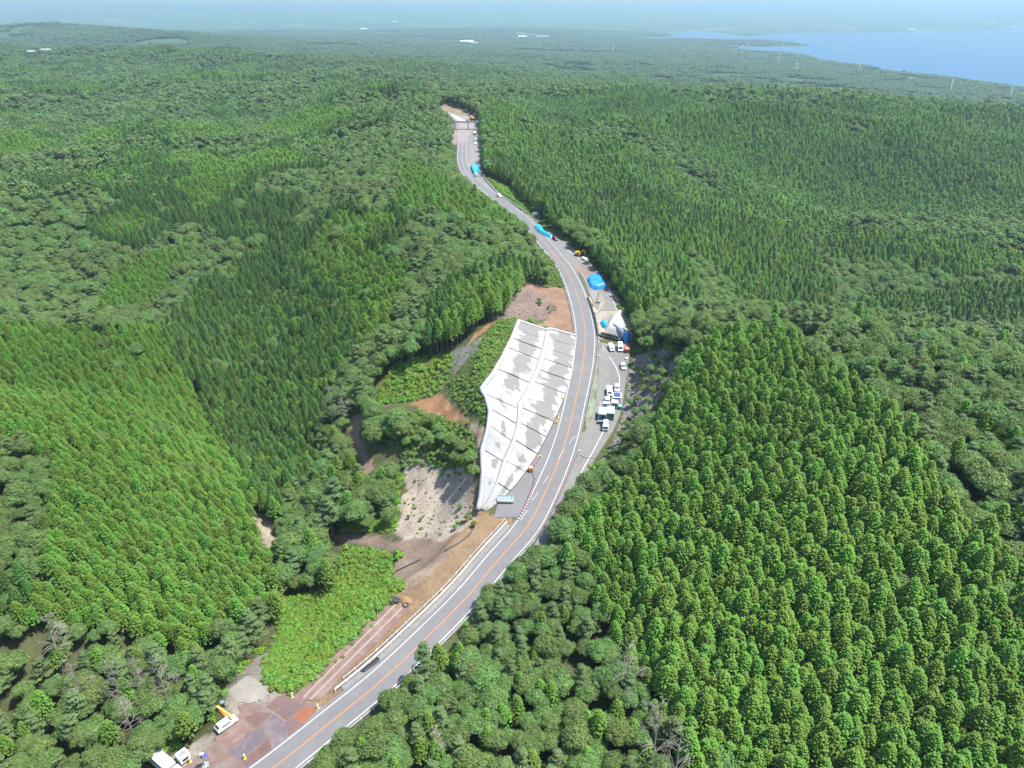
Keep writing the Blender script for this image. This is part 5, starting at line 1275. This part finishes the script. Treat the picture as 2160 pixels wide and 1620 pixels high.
for a, b, t in ((932, 1250, 'yellow marker post standing at the guardrail beside the brown bank'), (671, 1494, 'yellow marker post at the lower end of the guardrail'), (617, 1470, 'yellow marker post at the lower end of the work track'), (517, 1600, 'yellow marker post between yard and road'), (402, 1607, 'yellow marker post beside the white tank'),
                (1178, 880, 'pale yellow post below the sign on the wide lay-by'), (1156, 905, 'yellow post at the foot of the concrete slope by the lay-by')): marker(a, b, t)
M_RAIL = plain('galvanised_rail', (0.281, 0.290, 0.290), .45, .08, 1.0, metal=.3)
def guardrail(pts, label, post=3.0, h=.75, world=False, upper=True, group=None):
    P = resample(np.array([SS(*p) for p in pts]) if not world else np.array(pts), 1.0); P[:, 2] = [float(zs(p[0], p[1])) for p in P]; c = P[0].copy()
    e = empty('guardrail', tuple(c), 0, label, 'guardrail', group); Q = [Vector(p - c) for p in P]
    v = []; f = []; prof = [(0, .16), (.06, .10), (.0, .04), (.0, -.04), (.06, -.10), (0, -.16)]
    for i, q in enumerate(Q):
        d = Q[min(i + 1, len(Q) - 1)] - Q[max(i - 1, 0)]; n = Vector((d.y, -d.x, 0)).normalized()
        v += [q + n * a + Vector((0, 0, h + b)) for a, b in prof]
        if i: k = 6 * i; f += [(k - 6 + j, k - 5 + j, k + 1 + j, k + j) for j in range(5)]
    MB().add(v, f).build('beam', M_RAIL, e)
    if upper: MB().tube([q + Vector((0, 0, h + .34)) for q in Q], .07, 6).build('top_pipe', M_TRIM, e)
    pm = MB().box((0, 0, (h + .2) / 2 - .2), (.13, .13, h + .6)).mesh('post', M_TRIM)
    for q in Q[::max(1, int(post))]:
        o = bpy.data.objects.new('post', pm); COL.objects.link(o); o.parent = e; o.location = q
    return e
def offline(e, y0, y1): return [(c[0] + n[0] * (e(c[1])), c[1] + n[1] * e(c[1]), 0) for c, n in zip(CLF, CLN) if y0 <= c[1] <= y1]
guardrail(offline(lambda y: -halfw(y) - 1.9, 96, 147), 'white guardrail between the near road and the brown earth bank', world=True)
guardrail(offline(lambda y: -halfw(y) - 3.1, 98, 148), 'second outer guardrail along the top of the brown earth bank', world=True, h=.6, upper=False)
guardrail(offline(lambda y: halfw(y) + 1.1, 60, 146), 'white guardrail on the wooded side of the near road', world=True, h=.6, upper=False)
guardrail(offline(lambda y: -halfw(y) - 1.0, 256, 322), 'low white guardrail between new road and reddish gravel', world=True, h=.6, upper=False)
guardrail([(1017, 369), (1034, 392), (1051, 410), (1081, 431), (1112, 452)], 'guardrail along the old road above the green bank', h=.8)
guardrail(offline(lambda y: halfw(y) + 1.25, 196, 262), 'low mesh-filled rail along the outer edge of the new road', world=True, h=.5, upper=False)
# road signs
e = site_empty('road_sign', 1090, 1204, -.2, 'green direction sign standing in the trees beside the near road', 'sign')
MB().tube([(0, 0, 0), (0, 0, 2.6)], .05, 6).build('post', M_RIM, e); bd = MB().box((0, -.06, 2.2), (1.5, .05, 1.0)).build('board', plain('sign_green', (0.01, 0.30, 0.18), .4), e)
for k in range(2): MB().box((0, -.1, 2.05 + .35 * k), (1.0, .03, .1)).build('lettering', M_TRIM, bd)
e = site_empty('signboard', 1127, 462, 0, 'white signboard on two posts beside the old road', 'sign')
for s in (-1, 1): MB().tube([(s * .8, 0, 0), (s * .8, 0, 3.4)], .09, 6).build('post', M_RIM, e)
MB().box((0, -.1, 3.1), (2.6, .1, 1.5)).build('board', plain('board_white', (0.546, 0.577, 0.562), .5, .05), e)
e = site_empty('lamp_post', 1136, 476, 0, 'thin grey lamp post beside the long light blue tarpaulin', 'lamp'); MB().tube([(0, 0, 0), (0, 0, 6.5)], .08, 6).build('mast', M_RIM, e); MB().box((-.5, 0, 6.5), (1.0, .2, .12)).build('lamp_head', M_RIM, e)
for i, (a, b) in enumerate(((1152, 492), (1158, 494), (1164, 498), (1171, 500))):
    e = site_empty('stake', a, b, 0, 'pale yellow stake in the row behind the long light blue tarpaulin', 'stake', 'stakes behind the blue tarpaulin'); MB().tube([(0, 0, 0), (0, 0, 2.0)], .09, 6, True, .07).build('shaft', plain('pale_yellow', (0.468, 0.429, 0.234), .6), e); MB().box((0, 0, 1.9), (.3, .05, .2)).build('tag_plate', M_YEL, e)
for i, (a, b) in enumerate(((1152, 548), (1156, 550), (1160, 551), (1146, 540))):
    e = site_empty('traffic_cone', a, b, 0, 'orange traffic cone on the bare earth left of the new road', 'cone', 'cones left of the new road'); MB().lathe((0, 0, 0), [(.3, 0), (.28, .05), (.16, .06), (.04, .9)], 10).build('cone', plain('cone_orange', (0.546, 0.156, 0.031), .5), e); MB().lathe((0, 0, .45), [(.12, 0), (.09, .2)], 10).build('band', M_TRIM, e); e.scale = (1.5,) * 3

# overpass
p = SS(985, 273); e = empty('overpass', tuple(p), .03, 'concrete overpass crossing the distant road on a single pier', 'bridge')
MB().box((1.5, 0, 6.0), (25, 3.0, .5)).build('deck', plain('pale_overpass', (0.20, 0.195, 0.19), .85, .1), e)
for s in (-1, 1): MB().box((1.5, s * 1.4, 6.5), (25, .2, .55)).build('parapet', plain('pale_parapet', (0.195, 0.191, 0.187), .8, .1), e)
MB().box((1.0, 0, 2.75), (.8, 1.6, 5.9)).build('pier', plain('pale_overpass', (0.20, 0.195, 0.19), .85, .1), e)
for s in (-1, 1): MB().box((1.5 + s * 12.2, 0, 2.6), (1.4, 3.6, 6.3), taper=.9).build('abutment', plain('pale_overpass', (0.20, 0.195, 0.19), .85, .1), e)

# ---------------------------------------------------------------- low growth and shrubs
def bush_mesh(seed, n=4, leafs=30, ls=.3, flat=0):
    R = random.Random(seed); mb = MB()
    for i in range(n):
        a = i * 2.4; q = .55 * math.sqrt(i); lr = R.uniform(.55, .85)
        lump(mb, R, (math.cos(a) * q, math.sin(a) * q, R.uniform(.35, .8)), lr, lr * .8, leafs, ls, flat=flat)
    return mb
source_collection('kudzu', LEAF['kudzu'], [bush_mesh(200 + i, 4, 26, .24) for i in range(5)])
source_collection('weeds', LEAF['grass'], [bush_mesh(210 + i, 2, 26, .20) for i in range(4)])
source_collection('brush', LEAF['dead'], [bush_mesh(220 + i, 1, 18, .22) for i in range(4)])
def grow(name, src, poly, step, s0, s1, label, cat, wob=.8, dens=1.0, cut=None):
    pts = [TH(*q) for q in poly]; P = [(q[0], q[1]) for q in pts]; xs = [q[0] for q in P]; ys = [q[1] for q in P]
    X, Y = np.meshgrid(np.arange(min(xs), max(xs), step), np.arange(min(ys), max(ys), step)); X = X.ravel() + rng.uniform(-.5, .5, X.size) * step; Y = Y.ravel() + rng.uniform(-.5, .5, Y.size) * step
    k = inpoly(X, Y, P) & (rng.random(len(X)) < dens) & (polydist(X, Y, SHOTPOLY) > .8)
    if cut: k &= fbm(X / 6 + 2, Y / 6, 3) > cut
    X, Y = X[k], Y[k]; Z = terrain(X, Y); s = rng.uniform(s0, s1, len(X)) * (1 + wob * .4 * fbm(X / 5, Y / 5, 2))
    return scatter(name, src, np.stack([X, Y, Z - .1], 1), ANG(len(X)), np.stack([s, s, s * rng.uniform(.7, 1.2, len(X))], 1), label, cat)
grow('kudzu_thicket', 'kudzu', [(598, 1262), (640, 1256), (700, 1250), (720, 1215), (722, 1165), (770, 1155), (828, 1170), (822, 1222), (848, 1240), (800, 1285), (740, 1345), (690, 1395), (640, 1450), (610, 1462), (572, 1450), (556, 1405), (585, 1345)], .75, .45, 1.15, 'bright green vines filling the hollow beside the work track', 'vines', wob=1.6, dens=.9)
grow('weeds', 'weeds', [(598, 1262), (700, 1250), (722, 1165), (828, 1165), (850, 1240), (800, 1290), (690, 1400), (610, 1470), (560, 1450), (550, 1400)], 1.2, .6, 1.2, 'yellowish weeds among the vines in the hollow', 'weeds', dens=.6, cut=.0)
grow('weeds', 'weeds', [(1030, 700), (1048, 684), (1090, 674), (1072, 720), (1045, 780), (1018, 815), (995, 800), (1010, 740)], .8, .45, .9, 'yellow-green weeds on the bank behind the crest of concrete slope', 'weeds', dens=.85)
grow('weeds', 'weeds', [(1015, 825), (1032, 868), (1030, 902), (985, 878), (955, 840), (945, 805), (985, 790)], .9, .45, .95, 'dark green weeds on the back of the concrete slope hill', 'weeds', dens=.75)
grow('weeds', 'kudzu', [(790, 815), (830, 775), (900, 752), (955, 745), (950, 800), (925, 828), (870, 848), (805, 850)], 1.1, .5, 1.2, 'leafy undergrowth on the slope above the orange soil', 'undergrowth', dens=.7, cut=-.25)
grow('weeds', 'weeds', [(1142, 525), (1165, 552), (1185, 590), (1186, 606), (1145, 606), (1130, 560)], .9, .5, 1.1, 'green weeds on the small bank left of the new road', 'weeds', dens=.9)
grow('weeds', 'kudzu', [(1024, 372), (1046, 384), (1078, 400), (1108, 434), (1122, 454), (1108, 446), (1080, 426), (1052, 402)], 1.4, .7, 1.3, 'bright green growth on the bank beside the old road', 'undergrowth', dens=.9)
grow('weeds', 'weeds', [(840, 1000), (900, 960), (1000, 970), (1012, 1060), (990, 1100), (940, 1130), (860, 1125)], 1.1, .2, .6, 'scattered weeds on the pale scar', 'weeds', dens=.3, cut=.12)
grow('weeds', 'weeds', [(835, 940), (880, 955), (960, 975), (1005, 960), (1010, 1020), (980, 1000), (900, 985), (850, 985)], .9, .5, 1.1, 'thick weeds along the top of the pale scar', 'weeds', dens=.6)
grow('weeds', 'weeds', [(560, 1380), (590, 1345), (560, 1420), (600, 1470), (700, 1390), (800, 1290), (820, 1290), (700, 1410), (625, 1478)], 1.2, .3, .6, 'low weeds fringing the work track', 'weeds', dens=.5)
grow('weeds', 'weeds', [(1300, 648), (1310, 640), (1332, 652), (1340, 668), (1326, 672)], .9, .5, 1.0, 'light green weeds above the white sheeted mound', 'weeds')
grow('weeds', 'weeds', [(1330, 770), (1400, 745), (1435, 750), (1405, 810), (1390, 845), (1345, 890), (1290, 955), (1270, 970), (1305, 905)], 1.3, .4, 1.0, 'patchy weeds on the rocky bank beside the old road', 'weeds', dens=.6, cut=.02)
grow('undergrowth', 'weeds', [(800, 870), (880, 868), (985, 892), (1003, 935), (1000, 975), (955, 985), (880, 965), (830, 950), (795, 930)], .95, .5, 1.2, 'undergrowth between the shrubs on the terrace above the scar', 'undergrowth', dens=.85)
grow('undergrowth', 'kudzu', [(770, 1005), (835, 985), (850, 1010), (845, 1060), (836, 1100), (830, 1125), (720, 1128), (705, 1060)], 1.0, .5, 1.2, 'undergrowth under the trees beside the pale scar', 'undergrowth', dens=.8)
grow('undergrowth', 'weeds', [(1003, 935), (1018, 945), (1012, 1040), (1004, 1086), (988, 1100), (992, 1040), (1000, 985)], .8, .25, .6, 'thin weeds along the foot of the concrete crest', 'undergrowth', dens=.5)
grow('undergrowth', 'weeds', [(930, 790), (960, 745), (1012, 715), (1000, 770), (965, 815), (940, 820)], 1.0, .2, .5, 'sparse weeds on the grey gravel chute', 'undergrowth', dens=.35)
def fringe():
    n = 9000; X = rng.uniform(-75, 75, n); Y = rng.uniform(78, 460, n); d = polydist(X, Y, SITE); k = (d > .4) & (d < 16) & (polydist(X, Y, SHOTPOLY) > 1)
    X, Y = X[k], Y[k]; Z = terrain(X, Y); px, py, _ = project(X, Y, Z); bare = np.zeros(len(X), bool)
    for poly, c in ZONES: bare |= inpoly(px, py, poly)
    X, Y, Z = X[~bare], Y[~bare], Z[~bare]; s = rng.uniform(.5, 1.3, len(X))
    scatter('undergrowth', 'kudzu', np.stack([X, Y, Z - .1], 1), ANG(len(X)), np.stack([s, s, s], 1), 'green undergrowth along the edges of the roads', 'undergrowth')
fringe()
def rock_mesh(seed):
    R = random.Random(seed); bm = bmesh.new(); bmesh.ops.create_icosphere(bm, subdivisions=1, radius=1)
    for v in bm.verts: v.co = Vector((v.co.x * R.uniform(.6, 1.2), v.co.y * R.uniform(.6, 1.2), v.co.z * R.uniform(.4, .8)))
    m = bpy.data.meshes.new('rock'); bm.to_mesh(m); bm.free(); m.materials.append(ROCKM); return m
ROCKM = plain('rock_grey', (0.120, 0.108, 0.092), .95, .35, 1.5)
source_collection('rocks', None, [rock_mesh(400 + i) for i in range(5)])
grow('rubble', 'rocks', [(845, 975), (900, 960), (1003, 965), (1012, 1060), (985, 1100), (930, 1140), (855, 1128), (842, 1060)], .9, .12, .5, 'loose grey rubble strewn over the pale scar', 'rubble', dens=.45)
grow('rubble', 'rocks', [(1335, 770), (1400, 742), (1432, 750), (1405, 810), (1390, 845), (1345, 890), (1290, 955), (1275, 965), (1308, 900)], .9, .2, .7, 'broken rock on the bank beside the old road', 'rubble', dens=.5)
grow('rubble', 'rocks', [(640, 1440), (700, 1378), (790, 1290), (830, 1255), (836, 1262), (790, 1312), (700, 1400), (650, 1455)], .6, .1, .3, 'row of pale stones between work track and green hollow', 'rubble', dens=.7)
grow('brushwood', 'brush', [(1065, 668), (1085, 628), (1118, 606), (1150, 622), (1165, 650), (1150, 665), (1100, 676)], .75, .12, .38, 'cut purple-brown brushwood on the slope above the reddish gravel', 'brushwood', dens=.7)
def shrub(px, py, s, label, group, kind='broad'):
    p = TH(px, py); cm, tm = KINDS[kind][int(rng.integers(0, 6))]
    e = empty('shrub', (p[0], p[1], p[2] - .5 * s), random.uniform(0, 6), label, 'shrub', group); e.scale = (s, s, s * .9)
    for pn, m_ in (('crown', cm), ('trunk', tm)):
        c = bpy.data.objects.new(pn, m_); COL.objects.link(c); c.parent = e
for a, b in ((775, 885), (800, 905), (822, 900), (845, 918), (868, 905), (890, 925), (910, 945), (932, 938), (955, 950), (975, 962), (992, 985), (835, 935), (860, 948), (940, 968), (790, 925), (965, 985), (905, 905), (815, 925), (880, 940), (925, 920), (1000, 1012)):
    shrub(a, b, random.uniform(.42, .62), 'dark green shrub on the terrace above the pale scar', 'shrubs on the terrace')
for a, b in ((1350, 800), (1372, 790), (1345, 850), (1378, 838), (1358, 878), (1322, 905), (1402, 770), (1395, 800), (1335, 925), (1375, 765), (1300, 958), (1420, 752), (1368, 855), (1312, 935), (1340, 790), (1355, 830), (1385, 815), (1410, 765), (1338, 880), (1348, 905), (1385, 775), (1362, 812), (1428, 760), (1398, 785), (1330, 860)):
    shrub(a, b, random.uniform(.30, .50), 'green shrub clinging to the grey rocky bank', 'shrubs on the rocky bank')
for a, b, s in ((1137, 640, .28), (1140, 645, .22), (1157, 652, .18), (1161, 660, .15), (1172, 655, .14)): shrub(a, b, s, 'small dark bush on the brushy edge of the reddish gravel', 'bushes on reddish gravel')
for a, b, s in ((862, 1095, .16), (888, 1100, .15), (985, 1100, .25), (1000, 1112, .22), (960, 1118, .2), (970, 1075, .2)): shrub(a, b, s, 'small green bush on the pale scar', 'bushes on the scar')
DEAD = [dead_shape(300 + i, 9.5, 2.6) for i in range(4)]; DEADM = [(a.mesh('dead_trunk', DEADWOOD), b.mesh('dead_branches', DEADWOOD)) for a, b in DEAD]
def dead(px, py, s, label, ztop):
    p = at(px, py, ztop); i = random.randrange(4); z = T1(p[0], p[1])
    e = empty('dead_tree', (p[0], p[1], z), random.uniform(0, 6), label, 'dead tree', 'bare dead trees in the woods'); hh = max(.5, (ztop - z) / 9.5); e.scale = (s, s, hh)
    for pn, m_ in zip(('trunk', 'branches'), DEADM[i]):
        c = bpy.data.objects.new(pn, m_); COL.objects.link(c); c.parent = e
for a, b, s, t, zt in ((228, 1390, 1.0, 'slim bare dead tree leaning over the wood beside the yard', 136), (268, 1385, 1.0, 'upright bare dead tree between two leaning ones near the yard', 136), (325, 1390, 1.2, 'spreading bare dead tree closest to the pale gravel', 136), (250, 1462, 1.2, 'pale bare dead tree low in the wood above the white truck', 135),
                       (85, 1300, 1.3, 'brownish dead tree at the lower edge of the left plantation', 141), (140, 1382, 1.1, 'greyish dead tree among pines on the left hill', 138), (690, 815, 1.2, 'grey dead tree beside the forest track', 141), (716, 812, 1.0, 'white-trunked dead tree rising next to the forest track', 142),
                       (1440, 1545, 1.3, 'white-trunked dead tree at the corner of the bright conifer plantation', 141), (1395, 1480, 1.5, 'grey dead tree with dense twigs at the plantation edge', 143), (1330, 1360, 1.4, 'brown dead tree among pines below the plantation', 141), (1925, 720, 1.5, 'pale dead tree rising from the broadleaf hill top', 170), (910, 1530, 1.1, 'bare dead tree in the wood beside the near road', 134), (1620, 668, 1.2, 'brown dead tree on the crest of the right-hand hill', 168)):
    dead(a, b, s, t, zt)

# ---------------------------------------------------------------- far things: pylons and white buildings
M_PYL = plain('pylon_steel', (0.484, 0.499, 0.515), .5, .05, .1, metal=.2)
def pylon(px, py, ztop, label):
    d = ray(px, py); p = at(px, py, ztop); z = T1(p[0], p[1]); h = ztop - z
    e = empty('pylon', (p[0], p[1], z), .4, label, 'pylon', 'power pylons towards the bay'); w = h * .085
    fr = MB()
    for sx in (-1, 1):
        for sy in (-1, 1): fr.tube([(sx * w, sy * w, -1), (sx * w * .3, sy * w * .3, h * .62), (sx * .3, sy * .3, h)], .22, 4)
    for k in range(7):
        a, b = k / 7 * .9, (k + 1) / 7 * .9; wa, wb_ = w * (1 - .75 * a), w * (1 - .75 * b)
        for sx, sy, tx, ty in ((-1, -1, 1, -1), (1, -1, 1, 1), (1, 1, -1, 1), (-1, 1, -1, -1)): fr.tube([(sx * wa, sy * wa, h * a), (tx * wb_, ty * wb_, h * b)], .2, 3)
    fr.build('tower', M_PYL, e)
    for t in (.66, .78, .9):
        for s in (-1, 1): MB().tube([(0, 0, h * t), (s * h * .14, 0, h * t + .4)], .3, 4, True, .15).build('cross_arm', M_PYL, e)
for a, b, zt, t in ((1644, 112, 62, 'tall power pylon on the wooded slope just above the bay shore'), (1682, 128, 70, 'power pylon below the tall shore pylon'), (1816, 127, 60, 'power pylon on the wooded headland slope'), (2011, 165, 62, 'large white power pylon on the low coastal wood'), (2137, 182, 55, 'pale power pylon at the coastal wood near the water'), (1293, 95, 75, 'faint power pylon on the inland wood')): pylon(a, b, zt, t)
M_WALL = plain('white_building', (0.562, 0.554, 0.530), .7, .05, .05); M_ROOFG = plain('grey_tile_roof', (0.234, 0.242, 0.265), .7, .1, .1)
def building(px, py, w, l, h, label, rz=0.0, group='far white buildings'):
    p = hit_far(px, py); e = empty('building', tuple(p), rz, label, 'building', group)
    MB().box((0, 0, h / 2 - 1), (w, l, h + 2)).build('wall', M_WALL, e)
    MB().prism([(-l / 2 - 1, h), (0, h + l * .16), (l / 2 + 1, h)], -w / 2 - 1, w / 2 + 1).build('roof', M_WALL if w > 60 else M_ROOFG, e)
    for k in range(4): MB().box((-w * .36 + w * .24 * k, -l / 2 - .1, h * .5), (w * .12, .3, h * .35)).build('window', M_GLASS, e)
def hit_far(px, py):
    d = ray(px, py); ts = np.geomspace(700, 30000, 900); zz = terrain(d[0] * ts, d[1] * ts); k = np.argmax(CAMZ + d[2] * ts < zz + 1.0); t = ts[max(k, 1)]
    return (d[0] * t, d[1] * t, float(zz[k]))
for i, (a, b, w, l, h, t) in enumerate(((985, 92, 90, 40, 16, 'large white hall among the far inland woods'), (1000, 94, 60, 30, 12, 'smaller white hall beside the large far hall'), (1102, 80, 70, 35, 12, 'long white shed in far farmland'), (1145, 80, 110, 35, 12, 'very long white greenhouse row in far farmland'), (1130, 82, 50, 30, 10, 'short white shed near the greenhouse row'),
                                          (768, 64, 80, 40, 14, 'faint white building on the hazy plain'), (830, 48, 110, 50, 14, 'very faint pale building near the horizon'), (75, 117, 32, 16, 8, 'white house on the far left wooded ridge'), (100, 113, 40, 16, 8, 'long pale house on the left wooded ridge'),
                                          (1738, 39, 110, 50, 20, 'white block on the far shore hills'), (2090, 51, 90, 50, 24, 'white tower-like block on the far shore'), (2140, 59, 90, 40, 12, 'low white building at the far waterline'), (1922, 64, 80, 40, 12, 'low white building near the far shore pier'))):
    building(a, b, w, l, h, t)
for k in range(14): building(1505 + k * 12, 96 - 1.2 * math.sin(k), 16, 11, 6, 'small house in the village along the inlet shore', random.uniform(0, 1), 'houses of the inlet village')
# ---------------------------------------------------------------- haze
def haze_box():
    mb = MB().box((0, 22500, 218), (94000, 47500, 456))
    m = bpy.data.materials.new('haze_air'); m.use_nodes = True; nt = m.node_tree
    for n in list(nt.nodes):
        if n.type == 'BSDF_PRINCIPLED': nt.nodes.remove(n)
    v = nt.nodes.new('ShaderNodeVolumePrincipled')
    v.inputs['Color'].default_value = (0.29, 0.42, 0.50, 1); v.inputs['Density'].default_value = HAZE_D; v.inputs['Anisotropy'].default_value = 0.25
    nt.links.new(v.outputs[0], nt.nodes['Material Output'].inputs['Volume'])
    o = mb.build('haze', m); tag(o, kind='stuff'); return o
HAZE_D = 1.2e-4
haze_box()
